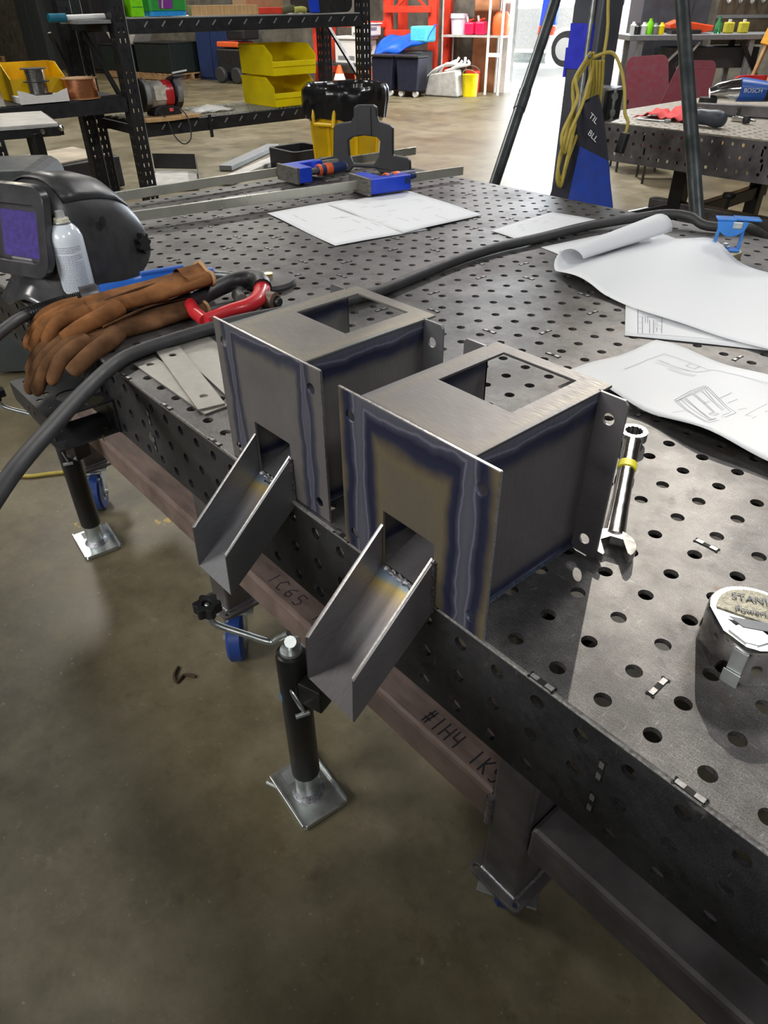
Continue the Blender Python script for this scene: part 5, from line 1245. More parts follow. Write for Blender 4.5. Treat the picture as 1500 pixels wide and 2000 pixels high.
# yellow trash barrel with liner
bx, by = -4.56, 3.46
t = thing('trash_barrel', 'yellow trash barrel on the floor in front of the rack', 'trash can', (bx, by, FZ), 0, local=True)
MB().lathe([(0.0, 0.004), (0.215, 0.004), (0.225, 0.02), (0.275, 0.66), (0.285, 0.675), (0.287, 0.84), (0.278, 0.845), (0.272, 0.66), (0.22, 0.03), (0.0, 0.025)], (0, 0, 0), 36, cap=False).build('barrel_body', M['yellowcan'], t, smooth=30)
for i in range(8):
    a = -1.2 + i * PI / 4
    MB().bar((0.231 * math.cos(a), 0.231 * math.sin(a), 0.03), (0.277 * math.cos(a), 0.277 * math.sin(a), 0.66), 0.028, 0.014, (math.cos(a), math.sin(a), 0)).build('barrel_rib', M['yellowcan'], t, bevel=0.003)
for a in (-1.25, 1.9):
    c, s = math.cos(a), math.sin(a)
    h = MB().tube([(0.285 * c + 0.09 * s, 0.285 * s - 0.09 * c, 0.80), (0.315 * c + 0.085 * s, 0.315 * s - 0.085 * c, 0.72), (0.315 * c + 0.08 * s, 0.315 * s - 0.08 * c, 0.675), (0.315 * c - 0.08 * s, 0.315 * s + 0.08 * c, 0.675), (0.315 * c - 0.085 * s, 0.315 * s + 0.085 * c, 0.66), (0.285 * c - 0.09 * s, 0.285 * s + 0.09 * c, 0.80)], 0.015, 8)
    h.build('barrel_handle', M['yellowcan'], t, smooth=True)
def bag(u, v):
    a = 2 * PI * u
    prof = [(0.20, 0.70), (0.262, 0.82), (0.282, 0.905), (0.304, 0.918), (0.326, 0.885), (0.330, 0.82), (0.322, 0.755), (0.318, 0.705)]
    k = min(int(v * 7), 6); f = v * 7 - k
    r = prof[k][0] * (1 - f) + prof[k + 1][0] * f; z = prof[k][1] * (1 - f) + prof[k + 1][1] * f
    w = math.sin(a * 17 + 3 * v) * 0.003 + math.sin(a * 7 + 5 * v) * 0.006 + math.sin(a * 31 + 9 * v) * 0.002
    if v > 0.9: z += 0.012 * math.sin(a * 5 + 1) + 0.005 * math.sin(a * 13)
    z += 0.008 * math.sin(a * 4) * (1 - v)
    return ((r + w) * math.cos(a), (r + w) * math.sin(a), z)
tb = thing('bin_liner', 'shiny black bin liner folded over the barrel rim', 'bag', (bx, by, FZ), 0, local=True)
MB().grid(110, 16, bag).build('liner_film', M['bag'], tb, smooth=70)
for i, (dx, dy, m) in enumerate(((0.08, -0.1, 'cardboard'), (-0.1, 0.02, 'panel'), (0.03, 0.12, 'bag'))):
    tag(MB().box((bx + dx, by + dy, FZ + 0.76), (0.16, 0.12, 0.10), rz=i).build('trash_piece', M[m], bevel=0.01), ('crumpled carton in the trash barrel', 'dark plastic waste in the trash barrel', 'black film waste at the back of the barrel')[i], 'trash')
# ------------------------------------------------------------------ column with cord, box and jacket
kx, ky = -1.675, 2.43
t = thing('steel_column', 'grey steel column beyond the table, wrapped with blue tape', 'column', (kx, ky, FZ))
MB().box((kx, ky, (FZ + CZ) / 2), (0.135, 0.135, CZ - FZ - 0.004)).build('column_shaft', M['column'], t, bevel=0.006)
MB().cyl((kx + 0.03, ky - 0.079, -0.2), (kx + 0.03, ky - 0.079, 1.8), 0.010, n=10).build('conduit', M['zinc'], t, smooth=True)
MB().box((kx - 0.012, ky - 0.0695, 0.365), (0.11, 0.006, 0.15)).build('tape_wrap', M['bluetape'], t, label='blue tape patch')
MB().box((kx - 0.072, ky - 0.01, 0.31), (0.012, 0.12, 0.10)).build('tape_wrap', M['bluetape'], t, label='blue tape patch')
MB().box((kx, ky, FZ + 0.011), (0.24, 0.24, 0.018)).build('base_plate', M['column'], t)
t = thing('junction_box', 'grey electrical box with outlets on the side of the steel column', 'electrical box', (kx + 0.13, ky - 0.06, 0.17))
MB().box((kx + 0.125, ky - 0.055, 0.180), (0.115, 0.11, 0.115), rz=0.3).build('box_body', M['grey'], t, bevel=0.004)
MB().box((kx + 0.185, ky - 0.085, 0.182), (0.012, 0.085, 0.10), rz=-0.2).build('outlet_plate', M['blackplastic'], t, bevel=0.003)
for dz in (0.028, -0.028): MB().lathe([(0.014, 0), (0.014, 0.006), (0.0, 0.007)], (kx + 0.190, ky - 0.088, 0.182 + dz), 14, (1, -0.2, 0), cap=False).build('outlet', M['zinc'], t, smooth=True)
t = thing('extension_cord', 'coiled yellow extension cord hanging from the steel column', 'cord', (kx, ky - 0.2, -0.1))
hk = V((-1.545, 2.235, 0.335))
def loop(dx, dz, w, seed):
    r = random.Random(seed)
    L = V((-0.659, -0.751, 0)); p0 = hk + V((0.0, 0.0, -0.01 * seed % 0.03))
    b = V((-1.425, 1.985, dz))
    mid1 = p0.lerp(b, 0.45) + L * (w + 0.012); mid2 = p0.lerp(b, 0.5) - L * (0.012 - dx * 0.3)
    return spline([p0, p0.lerp(mid1, 0.5) + L * 0.03, mid1, b + L * (0.018) + V((0, 0, 0.06)), b, b - L * 0.012 + V((0, 0, 0.07)), mid2, p0 - L * 0.015 + V((0, 0, -0.05)), p0 - L * 0.008], 6)
for i, (dx, dz, w) in enumerate(((0.0, -0.055, 0.0), (0.02, -0.03, 0.006), (-0.02, 0.06, -0.006), (-0.035, -0.045, 0.003))):
    MB().tube(loop(dx, dz, w, i), 0.0062, 8).build('cord_loop', M['cord'], t, smooth=True)
for i in range(5):
    MB().tube(spline([hk + V((0.008 * i, 0.01 * i, -0.005)), hk + V((0.005 * i + 0.01, 0.012 * i + 0.01, -0.10)), hk + V((0.01 * i, 0.01 * i + 0.005, -0.19 - 0.01 * i))], 6), 0.0062, 8).build('cord_loop', M['cord'], t, smooth=True)
MB().tube(spline([hk + V((0, 0, 0.0)), (-1.49, 2.28, 0.355), (-1.455, 2.30, 0.315), (-1.42, 2.30, 0.245), (-1.385, 2.275, 0.17), (-1.365, 2.275, 0.14), (-1.362, 2.268, 0.10)], 6), 0.0062, 8).build('cord_loop', M['cord'], t, smooth=True)
MB().tube(spline([(-1.59, 2.33, 1.2), (-1.585, 2.345, 0.6), (-1.555, 2.335, 0.42), (-1.535, 2.30, 0.30), (-1.525, 2.27, 0.22)], 6), 0.0062, 8).build('cord_loop', M['cord'], t, smooth=True)
MB().bar((-1.362, 2.268, 0.105), (-1.372, 2.262, 0.035), 0.030, 0.028, (0, 1, 0)).build('cord_plug', M['blackplastic'], t, bevel=0.004)
MB().cyl(hk + V((-0.06, 0.10, -0.02)), hk + V((0.01, -0.02, 0.01)), 0.006, n=8).build('hook', M['column'], t)

t = thing('work_jacket', 'dark work jacket with blue panels hung on the steel column', 'jacket', (-1.40, 2.10, -0.1))
def cloth(u, v, s=1.0, a0=0.0, a1=2 * PI, push=0.0):
    a = a0 + (a1 - a0) * u
    z = 0.215 - 0.68 * v
    ctr = V((-1.462, 2.150, 0)).lerp(V((-1.300, 1.985, 0)), v)
    Lf, Fw = V((-0.659, -0.751, 0)), V((0.755, -0.655, 0))
    hw = 0.030 + 0.105 * min(1, v * 1.5) ** 0.8 + 0.02 * v; hd = 0.028 + 0.035 * v
    fold = 1 + 0.10 * math.sin(a * 5 + v * 3) * v + 0.06 * math.sin(a * 9 - v * 6) * v
    p = ctr + Lf * (math.cos(a) * hw * fold) + Fw * (math.sin(a) * hd * fold + push)
    return (p.x, p.y, z - 0.03 * (math.cos(a) * 0.5) * (1 - v) )
MB().grid(44, 20, lambda u, v: cloth(u, v)).build('jacket_body', M['jacket'], t, smooth=80)
def panel(u, v):
    v0 = 0.20 + 0.12 * u
    a = (0.36 - 0.08 * v + u * (0.60 + 0.08 * v)) * PI
    return cloth(0, v0 + (1 - v0) * v, a0=a, push=0.005)
MB().grid(24, 18, panel).build('blue_panel', M['jacketblue'], t, smooth=80, label='bright blue cloth panel')
for tx, v, dz in (('TIL', 0.085, 0.0), ('BLL', 0.165, 0.0)):
    c = V(cloth(0, v, a0=0.56 * PI, push=0.007))
    X = V((0.50, 0.57, -0.62)); Y = V((-0.2, 0.25, 0.6))
    text('sleeve_lettering', tx, 0.030, frame(c, X, Y), M['white'], t)

# ------------------------------------------------------------------ A-frame stand of bare pipe
t = thing('pipe_stand', 'tall stand of bare steel pipe with two splayed legs beyond the table', 'stand', (-1.9, 3.0, FZ))
ap = V((-2.841, 4.257, 1.816))
def on_floor(p, q):
    p, q = V(p), V(q); k = (FZ + 0.012 - p.z) / (q.z - p.z); return p + (q - p) * k
l0, l1 = V((-2.201, 2.502, -0.25)), V((-2.408, 3.113, 0.513))
r0, r1 = V((-1.208, 2.696, -0.255)), V((-1.666, 3.019, 0.508))
for a, b, nm in ((l0, l1, 0), (r0, r1, 1)):
    d = (b - a); f = on_floor(a, b); top = a + d * (2.75 if nm == 0 else 3.2)
    MB().cyl(f, top, 0.0275 if nm == 0 else 0.030, n=18).build('leg', M['pipe'], t, smooth=True)
    MB().lathe([(0.045, 0), (0.045, 0.012)], (f.x, f.y, FZ + 0.001), 16).build('foot_pad', M['pipe'], t)
    e0 = a + d * 0.42
    if nm == 0:
        MB().cyl(e0, e0 + d * 0.10, 0.031, n=18).build('pipe_joint', M['pipe'], t, smooth=True)
ta, tb_ = l0 + (l1 - l0) * 2.75, r0 + (r1 - r0) * 3.2
MB().cyl(ta, tb_, 0.035, n=14).build('head_tube', M['pipe'], t, smooth=True)

# ------------------------------------------------------------------ second welding table
t2r = 0.0
t2 = thing('welding_table', 'second perforated welding table at the right, beyond the pipe stand', 'table', (-2.27, 3.19, FZ), t2r)
T2 = MX.Translation((-2.27, 3.19, 0)) @ MX.Rotation(t2r, 4, 'Z')
def t2p(u, v, z): return T2 @ V((u, v, z))
W2, D2 = 2.6, 1.55
MB().plate(rect(0, 0, W2, D2), [circ(0.05 + i * P, 0.025 + j * P, 0.0083, 8) for i in range(26) for j in range(7)], 0.006, lambda u, v, w: t2p(u, v, w)).build('tabletop', mat('dusty_table_top', (0.30, 0.27, 0.22), 0.6, 0.3, 0.4, 30), t2)
hs = [circ(0.04 + i * P, z, 0.0085, 10) for i in range(50) for z in (-0.030, -0.083, -0.140)]
MB().plate(rect(0, -0.175, W2, -0.007), hs, 0.006, lambda u, v, w: t2p(u, -w - 0.006, v)).build('front_apron', M['frame_steel'], t2)
MB().plate(rect(0.007, -0.175, D2, -0.007), [circ(0.04 + i * P, z, 0.0085, 8) for i in range(29) for z in (-0.030, -0.083, -0.140)], 0.006, lambda u, v, w: t2p(-w, u, v)).build('side_apron', M['frame_steel'], t2)
for u in (0.55, 1.9):
    for v in (0.28, 1.25):
        MB().bar(t2p(u, v, -0.175), t2p(u, v, FZ + 0.004), 0.075, 0.075, (1, 0, 0)).build('leg', M['blackpaint'], t2, bevel=0.004)
for u in (0.55, 1.9):
    MB().bar(t2p(u, 0.10, -0.46), t2p(u, 1.35, -0.46), 0.05, 0.07).build('stretcher', M['blackpaint'], t2, bevel=0.004)
MB().bar(t2p(0.4, 0.28, -0.42), t2p(2.2, 0.28, -0.42), 0.06, 0.09).build('stretcher', M['frame_steel'], t2, bevel=0.004)
MB().bar(t2p(0.55, 0.28, -0.40), t2p(-0.1, 0.10, -0.62), 0.04, 0.05).build('outrigger', M['blackpaint'], t2, bevel=0.004)
for u, v in ((0.45, 0.0), (1.05, -0.0035)):
    for i in range(2):
        MB().box(t2p(u + 0.015 * i, -0.003, -0.05 - 0.06 * i), (0.008, 0.006, 0.03), rz=t2r).build('slot_tab', M['zinc'], t2)
for i, (u, v, z) in enumerate(((-0.10, 0.10, -0.60), (0.86, 0.20, -0.30))):
    k = MB().lathe([(0.010, -0.05), (0.010, 0.0), (0.030, 0.002), (0.034, 0.012), (0.030, 0.024), (0.0, 0.026)], t2p(u, v, z), 12, cap=False)
    k.build('knob', M['blackplastic'], t2, smooth=30)
def t2caster(u, v, label):
    q = t2p(u, v, FZ)
    t = thing('table_caster', label, 'caster', tuple(q), 0, 'casters of the second table', local=True)
    MB().box((0, 0, 0.19), (0.09, 0.09, 0.008)).build('top_plate', M['zinc'], t)
    for s in (-1, 1): MB().bar((0, s * 0.03, 0.185), (-0.05, s * 0.03, 0.06), 0.006, 0.05, (0, 0, 1)).build('fork_side', M['zinc'], t)
    MB().lathe([(0.0, -0.022), (0.055, -0.022), (0.062, -0.012), (0.062, 0.012), (0.055, 0.022), (0.0, 0.022)], (-0.05, 0, 0.0625), 20, (0, 1, 0), cap=False).build('wheel', M['blackplastic'], t, smooth=True)
t2caster(0.72, 0.45, 'zinc caster under the second welding table, right of the pipe leg')
t2caster(1.9, 0.42, 'zinc caster under the second welding table, near its right end')
tag(MB().bar(t2p(0.36, 0.585, 0.028), t2p(1.5, 0.92, 0.028), 0.05, 0.052).build('square_tube', M['frame_steel'], bevel=0.004), 'grey square steel tube lying across the second welding table', 'steel bar')
t = thing('shop_rag', 'red shop rag crumpled on the second welding table', 'rag', tuple(t2p(0.3, 0.3, 0)))
def rag(u, v):
    x, y = 0.25 + 0.26 * u, 0.18 + 0.24 * v
    z = 0.005 + 0.055 * abs(math.sin(u * 5.2 + v * 1.5)) * math.sin(PI * min(1, u * 1.1)) * (0.4 + 0.6 * v) + 0.012 * math.sin(u * 17 + v * 7) ** 2
    return t2p(x + 0.02 * math.sin(v * 6), y + 0.05 * u, z)
MB().grid(26, 12, rag).build('rag_cloth', M['ragred'], t, smooth=60, solid=0.002)
t = thing('box_wrench', 'thin wrench lying in front of the red rag', 'wrench', tuple(t2p(0.25, 0.12, 0)))
MB().bar(t2p(0.29, 0.165, 0.006), t2p(0.44, 0.185, 0.006), 0.010, 0.006).build('shank', M['zinc'], t, bevel=0.001)
MB().plate(circ(0, 0, 0.016, 16), [circ(0, 0, 0.009, 12)], 0.012, lambda u, v, w: t2p(0.452 + u, 0.187 + v, 0.014 + w)).build('ring_end', M['zinc'], t)
t = thing('rubber_mallet', 'dark blue grey rounded tool body behind the pipe leg, on the second table', 'tool', tuple(t2p(0.55, 0.3, 0)))
MB().tube(spline([t2p(0.55, 0.20, 0.040), t2p(0.62, 0.19, 0.042), t2p(0.70, 0.185, 0.040), t2p(0.755, 0.18, 0.038)], 5), [0.030] * 5 + [0.034] * 4 + [0.037, 0.038, 0.038, 0.037, 0.034, 0.027, 0.016], 14).build('tool_body', mat('slate_plastic', (0.05, 0.06, 0.08), 0.5), t, smooth=True)
MB().tube([t2p(0.48, 0.45, 0.03), t2p(0.52, 0.33, 0.035), t2p(0.55, 0.22, 0.04)], 0.022, 10).build('tool_handle', M['blackplastic'], t, smooth=True)
t = thing('toggle_clamp', 'small shiny toggle clamp with a black knob on the second table', 'clamp', tuple(t2p(0.8, 0.3, 0)))
MB().box(t2p(0.680, 0.465, 0.012), (0.05, 0.03, 0.022), rz=0.2).build('clamp_base', M['chrome'], t, bevel=0.003)
MB().bar(t2p(0.670, 0.485, 0.02), t2p(0.660, 0.505, 0.055), 0.02, 0.012).build('clamp_lever', M['chrome'], t, bevel=0.002)
MB().bar(t2p(0.690, 0.455, 0.02), t2p(0.800, 0.405, 0.018), 0.010, 0.010).build('clamp_arm', M['zinc'], t, bevel=0.002)
MB().lathe([(0.0, 0.002), (0.018, 0.004), (0.020, 0.02), (0.014, 0.036), (0.0, 0.038)], t2p(0.750, 0.415, 0), 12, cap=False).build('clamp_knob', M['blackplastic'], t, smooth=True)
t = thing('angle_grinder', 'blue and black angle grinder with a silver head on the second table', 'grinder', tuple(t2p(0.85, 1.2, 0)))
ga = lambda u, q, z: t2p(0.30 + u * 0.80 - q * 0.6, 0.86 + 0.60 * u + q * 0.8, z)
MB().tube([ga(0.0, 0, 0.075), ga(0.04, 0, 0.085), ga(0.10, 0, 0.092), ga(0.15, 0, 0.095)], [0.028, 0.042, 0.052, 0.058], 14).build('gear_head', M['chrome'], t, smooth=True)
MB().tube([ga(0.15, 0, 0.095), ga(0.20, 0, 0.092), ga(0.29, 0, 0.086)], [0.060, 0.058, 0.050], 16).build('motor_housing', M['blueplastic'], t, smooth=True)
MB().tube([ga(0.29, 0, 0.086), ga(0.36, 0, 0.078), ga(0.46, 0, 0.072), ga(0.53, 0, 0.070)], [0.050, 0.041, 0.039, 0.042], 14).build('grip', M['blackplastic'], t, smooth=True)
MB().tube([ga(0.0, 0, 0.055), ga(0.0, 0, 0.02)], 0.05, 16).build('wheel_guard', M['blackplastic'], t, smooth=True)
text('lettering', 'BOSCH', 0.030, frame(ga(0.215, -0.0605, 0.095), (0.8, 0.6, 0), (0, 0, 1)), M['white'], t)
t = thing('blue_stand', 'blue angled metal stand at the end of the angle grinder', 'stand', tuple(t2p(1.1, 1.0, 0)))
MB().plate([(-0.07, 0.001), (0.045, 0.001), (0.075, 0.165), (0.055, 0.175), (0.02, 0.16)], [[(-0.02, 0.03), (0.02, 0.03), (0.03, 0.09)]], 0.03, lambda u, v, w: t2p(0.72 + u * 0.8, 1.20 + w + u * 0.6, v)).build('stand_plate', M['blueplastic'], t, bevel=0.003)
MB().box(t2p(0.63, 1.12, 0.010), (0.09, 0.04, 0.018), rz=0.6).build('stand_foot', M['blackplastic'], t, bevel=0.003)
tag(MB().grid(6, 4, lambda u, v: t2p(0.40 + 0.14 * u, 0.84 + 0.09 * v, 0.006 + 0.018 * math.sin(u * 6 + v * 4) ** 2)).build('white_cloth', M['white'], solid=0.002), 'scrap of white cloth under the angle grinder', 'cloth')

# ------------------------------------------------------------------ maroon chairs and clutter behind the second table
def chair(label, pts, back, leg_z, m='maroon'):
    cm = V((0.284, -0.395, 0.517))
    a, b, c, d = (cm + (V(p) - cm) * back for p in pts)       # lower left, upper left, upper right, lower right of the back rest
    n = (b - a).cross(d - a).normalized()
    if n.dot(V((0.28, -0.39, 0.5)) - a) < 0: n = -n
    t = thing('padded_chair', label, 'chair', ((a + d) / 2).to_tuple(), 0, 'maroon padded chairs')
    ol = rrect(0, 0, 1, 1, 0.16, 4)
    def F(u, v, w):
        p = a + (d - a) * u + ((b + (c - b) * u) - (a + (d - a) * u)) * v
        return p + n * (w * 1.0)
    MB().plate(ol, [], 0.05, F).build('back_pad', M[m], t, bevel=0.012)
    lo = (a + d) / 2; dn = V((0, 0, -1))
    MB().plate(rrect(0, 0, 1, 1, 0.12, 4), [], 0.06, lambda u, v, w: a + (d - a) * u - n * (0.03 + 0.40 * v) + V((0, 0, -0.08 + w))).build('seat_pad', M[m], t, bevel=0.012)
    for u in (0.05, 0.95):
        p = a + (d - a) * u
        MB().cyl(p + V((0, 0, 0.12)) - n * 0.06, V((p.x, p.y, FZ + 0.003)) - n * 0.02, 0.012, n=8).build('leg', M['blackpaint'], t)
        q = p - n * 0.40
        MB().cyl(q + V((0, 0, -0.14)), V((q.x, q.y, FZ + 0.003)), 0.012, n=8).build('leg', M['blackpaint'], t)
    return t
chair('left maroon padded chair back behind the second table, next to the column', [(-3.03, 4.90, -0.16), (-3.19, 5.06, 0.165), (-2.985, 5.29, 0.180), (-2.80, 5.13, -0.16)], 1.29, 0)
chair('right maroon padded chair leaning the other way, behind the pipe leg', [(-2.70, 4.74, -0.17), (-2.72, 5.01, 0.165), (-2.545, 5.20, 0.160), (-2.44, 4.97, -0.17)], 1.27, 0)
chair('bright red padded chair farther back, under the bench', [(-3.35, 7.2, -0.45), (-3.37, 7.22, -0.08), (-3.0, 7.6, -0.08), (-2.98, 7.58, -0.45)], 1.0, 0, 'red')

BA, BB = V((-4.42, 7.08, 0)), V((-3.30, 8.36, 0))
be = (BB - BA).normalized(); bn = V((-be.y, be.x, 0))
def bp(u, q, z): return BA + be * u + bn * q + V((0, 0, z))
bench = thing('work_bench', 'long grey workbench against the far wall, right of the door', 'bench', tuple(bp(0.8, 0.3, FZ)))
brz = math.atan2(be.y, be.x)
MB().box(bp(1.0, 0.30, 0.193), (2.1, 0.6, 0.045), rz=brz).build('bench_top', M['grey'], bench, bevel=0.004)
for u in (0.08, 1.2, 1.95):
    for q in (0.05, 0.52):
        MB().box(bp(u, q, -0.363), (0.05, 0.05, 1.065), rz=brz).build('leg', M['grey'], bench)
MB().bar(bp(0.55, 0.05, 0.15), bp(0.32, 0.05, -0.08), 0.02, 0.02).build('brace', M['lightgrey'], bench)
MB().bar(bp(0.68, 0.05, 0.15), bp(0.50, 0.05, -0.08), 0.02, 0.02).build('brace', M['lightgrey'], bench)
MB().bar(bp(1.1, 0.03, 0.15), bp(1.32, 0.03, -0.14), 0.03, 0.04).build('brace', M['blackpaint'], bench)
MB().box(bp(0.9, 0.35, 0.01), (0.9, 0.4, 0.18), rz=brz).build('drawer_case', M['darkgrey'], bench, bevel=0.005)
t = thing('orange_case', 'bright orange tool case lying on the far workbench', 'case', tuple(bp(0.7, 0.2, 0.216)))
MB().plate([(0.38, 0.30), (0.47, 0.335), (0.55, 0.325), (0.83, 0.285), (0.82, 0.245), (0.73, 0.225), (0.68, 0.245), (0.39, 0.265)], [], 0.2, lambda u, v, w: bp(u, 0.15 - w, v)).build('case_body', mat('vivid_orange', (0.95, 0.09, 0.02), 0.45), t, bevel=0.015)
MB().box(bp(0.55, 0.20, 0.235), (0.30, 0.16, 0.036), rz=brz).build('case_foot', M['blackplastic'], t, bevel=0.004)
t = thing('glass_bottle', 'green bottle standing beside the orange case', 'bottle', tuple(bp(0.92, 0.2, 0.216)))
MB().lathe([(0.0, 0), (0.032, 0.0), (0.034, 0.01), (0.034, 0.08), (0.014, 0.115), (0.013, 0.14), (0.0, 0.142)], bp(0.90, 0.22, 0.217), 16, cap=False).build('bottle_body', M['glass'], t, smooth=True)
for i, u in enumerate((1.02, 1.17)):
    t = thing('yellow_jug', ('yellow jug next to the green bottle', 'yellow jug farther right on the workbench')[i], 'jug', tuple(bp(u, 0.25, 0.216)), 0, 'yellow jugs on the workbench')
    MB().box(bp(u, 0.25, 0.264), (0.09, 0.08, 0.094), rz=brz).build('jug_body', mat('jug_yellow_%d' % i, (0.62, 0.56, 0.05), 0.5), t, bevel=0.012)
    MB().cyl(bp(u, 0.25, 0.311), bp(u, 0.25, 0.335), 0.018, n=10).build('jug_cap', M['white'], t)
r_ = random.Random(11)
for i in range(9):
    m = ('blackplastic', 'white', 'lime', 'grey', 'yellow', 'white', 'darkgrey', 'lightgrey', 'green')[i]
    u = 0.05 + (i % 5) * 0.06; q = 0.12 + (i // 5) * 0.16; h = r_.uniform(0.06, 0.14)
    t = tag(MB().lathe([(0.0, 0.0), (0.030, 0.0), (0.032, h * 0.7), (0.016, h * 0.85), (0.014, h), (0.0, h)], bp(u, q, 0.217), 10, cap=False).build('spray_bottle', M[m], smooth=True),
        '%s bottle in the cluster at the left end of the workbench, %s row' % (('black', 'white', 'lime', 'grey', 'yellow', 'white capped', 'dark grey', 'light grey', 'green')[i], 'front' if i < 5 else 'rear'), 'bottle', 'bottles at the workbench end')
t = thing('blue_machine', 'tall dark blue grey cabinet behind the workbench', 'cabinet', tuple(bp(0.75, 0.9, FZ)))
MB().box(bp(0.62, 1.0, 0.55), (0.72, 0.5, 2.9), rz=brz).build('cabinet_body', M['column'], t, bevel=0.01)
MB().box(bp(0.62, 0.745, 0.55), (0.34, 0.012, 2.7), rz=brz).build('cabinet_door', M['column'], t, bevel=0.004)
t = thing('amber_post', 'leaning amber painted post at the right edge', 'post', tuple(bp(1.3, 0.1, FZ)))
MB().bar(bp(1.26, -0.16, 0.13), bp(1.58, -0.10, 1.2), 0.10, 0.06, (0, 1, 0)).build('post_body', M['orangeframe'], t, bevel=0.005)
MB().bar(bp(1.05, -0.16, FZ + 0.02), bp(1.27, -0.16, 0.14), 0.03, 0.05, (0, 1, 0)).build('post_foot', M['wood'], t, bevel=0.003)
t = thing('step_stool', 'wooden folding step stool standing before the far bench', 'stool', tuple(bp(1.3, -0.4, FZ)))
for u in (1.02, 1.22):
    MB().bar(bp(u + 0.10, -0.78, 0.14), bp(u - 0.05, -0.82, FZ + 0.01), 0.03, 0.02, (0, 1, 0)).build('leg', M['wood'], t)
MB().box(bp(1.25, -0.76, 0.155), (0.40, 0.16, 0.03), rz=brz).build('top_step', M['wood'], t, bevel=0.003)
MB().box(bp(1.15, -0.82, -0.16), (0.20, 0.12, 0.06), rz=brz).build('lower_step', M['wood'], t, bevel=0.003)
for i in range(6):
    u = 1.05 + 0.12 * i
    tag(MB().tube(spline([bp(u, 0.58, 0.55 + 0.05 * (i % 3)), bp(u + 0.03, 0.55, 0.47), bp(u + 0.06, 0.58, 0.52), bp(u + 0.02, 0.58, 0.60)], 5), 0.012, 6).build('hanging_hose', M['grey' if i % 2 else 'lightgrey'], smooth=True), 'grey hose loop hanging behind the bench, number %s from the cabinet' % ('one', 'two', 'three', 'four', 'five', 'six')[i], 'hose', 'hoses behind the bench')
t = thing('tool_board', 'brown board behind the workbench carrying hoses and tools', 'board', tuple(bp(1.6, 0.62, 0.2)))
MB().box(bp(1.75, 0.66, 0.55), (1.45, 0.02, 0.9), rz=brz).build('board_face', mat('dark_board', (0.12, 0.09, 0.06), 0.8, 0, 0.4, 8), t)
MB().box(bp(1.75, 0.645, 0.35), (1.45, 0.02, 0.03), rz=brz).build('board_rail', M['grey'], t)

# ------------------------------------------------------------------ far wall: red rack, totes, covered machine, wire shelf
t = thing('red_rack', 'tall red pallet rack against the far wall, left of the door', 'rack', tuple(wl(-2.3, 0.8, FZ)))
for s in (-4.02, -2.27, -1.28):
    for off in (0.62, 0.12):
        MB().box(wl(s, off, 0.65), (0.17 if s > -4 else 0.14, 0.10, 3.098), rz=WRZ).build('upright', M['redrack'], t, bevel=0.006)
for s0, s1, z in ((-4.0, -2.3, 0.16), (-4.0, -2.3, -0.70), (-2.3, -1.3, 0.39), (-2.3, -1.3, 0.03), (-4.0, -2.3, 0.62), (-2.3, -1.3, -0.75)):
    MB().bar(wl(s0, 0.70, z), wl(s1, 0.70, z), 0.05, 0.10).build('rack_beam', M['redrack'], t, bevel=0.004)
for z0, z1 in ((0.42, 0.9), (0.9, 0.42)):
    MB().bar(wl(-2.1, 0.62, z0), wl(-1.45, 0.62, z1), 0.03, 0.04).build('brace', M['redrack'], t)
MB().box(wl(-3.2, 0.80, -0.475), (1.6, 1.0, 0.03), rz=WRZ).build('rack_deck', M['darkgrey'], t)
def tote(label, s, off, z, w, h, d=0.45, m='white'):
    t = thing('storage_tote', label, 'tote', tuple(wl(s, off, z)), 0, 'totes on the red rack')
    MB().box(wl(s, off, z + h * 0.44), (w * 0.90, d * 0.9, h * 0.88), rz=WRZ).build('tote_body', M[m], t, bevel=0.02)
    MB().box(wl(s, off, z + h * 0.94), (w, d, h * 0.11), rz=WRZ).build('tote_lid', M[m], t, bevel=0.012)
    MB().box(wl(s - w * 0.1, off + d * 0.455, z + h * 0.22), (w * 0.5, 0.006, h * 0.14), rz=WRZ).build('tote_label', M['grey'], t)
    MB().box(wl(s + w * 0.46, off + 0.05, z + h * 0.6), (0.02, d * 0.4, h * 0.2), rz=WRZ).build('tote_handle', M['grey'], t, bevel=0.004)
tote('white lidded tote on the red rack, lower one', -2.78, 1.00, -0.455, 0.78, 0.44)
tote('smaller grey white tote stacked on the lidded tote', -2.52, 1.00, -0.012, 0.45, 0.20)
t = thing('covered_machine', 'bright blue tarp covered machine before the red rack', 'machine', tuple(wl(-1.6, 1.3, FZ)))
def tarp(u, v):
    s = -2.22 + 1.15 * u; top = -0.06 + 0.20 * u + 0.02 * math.sin(u * 9)
    z = top - (0.30 - 0.06 * u) * v ** 1.2 + 0.02 * math.sin(u * 14 + v * 5)
    off = 0.86 + 0.34 * math.sin(v * PI / 2) + 0.02 * math.sin(u * 11)
    return tuple(wl(s, off, z))
MB().grid(22, 10, tarp).build('tarp', mat('blue_tarp', (0.01, 0.11, 0.62), 0.4), t, smooth=70, solid=0.01)
MB().box(wl(-1.25, 1.02, 0.03), (0.34, 0.36, 0.24), rz=WRZ).build('machine_top', mat('cyan_cover', (0.10, 0.62, 0.90), 0.5), t, bevel=0.03)
MB().box(wl(-1.62, 0.98, -0.50), (0.9, 0.40, 0.55), rz=WRZ).build('machine_body', M['darkgrey'], t, bevel=0.02)
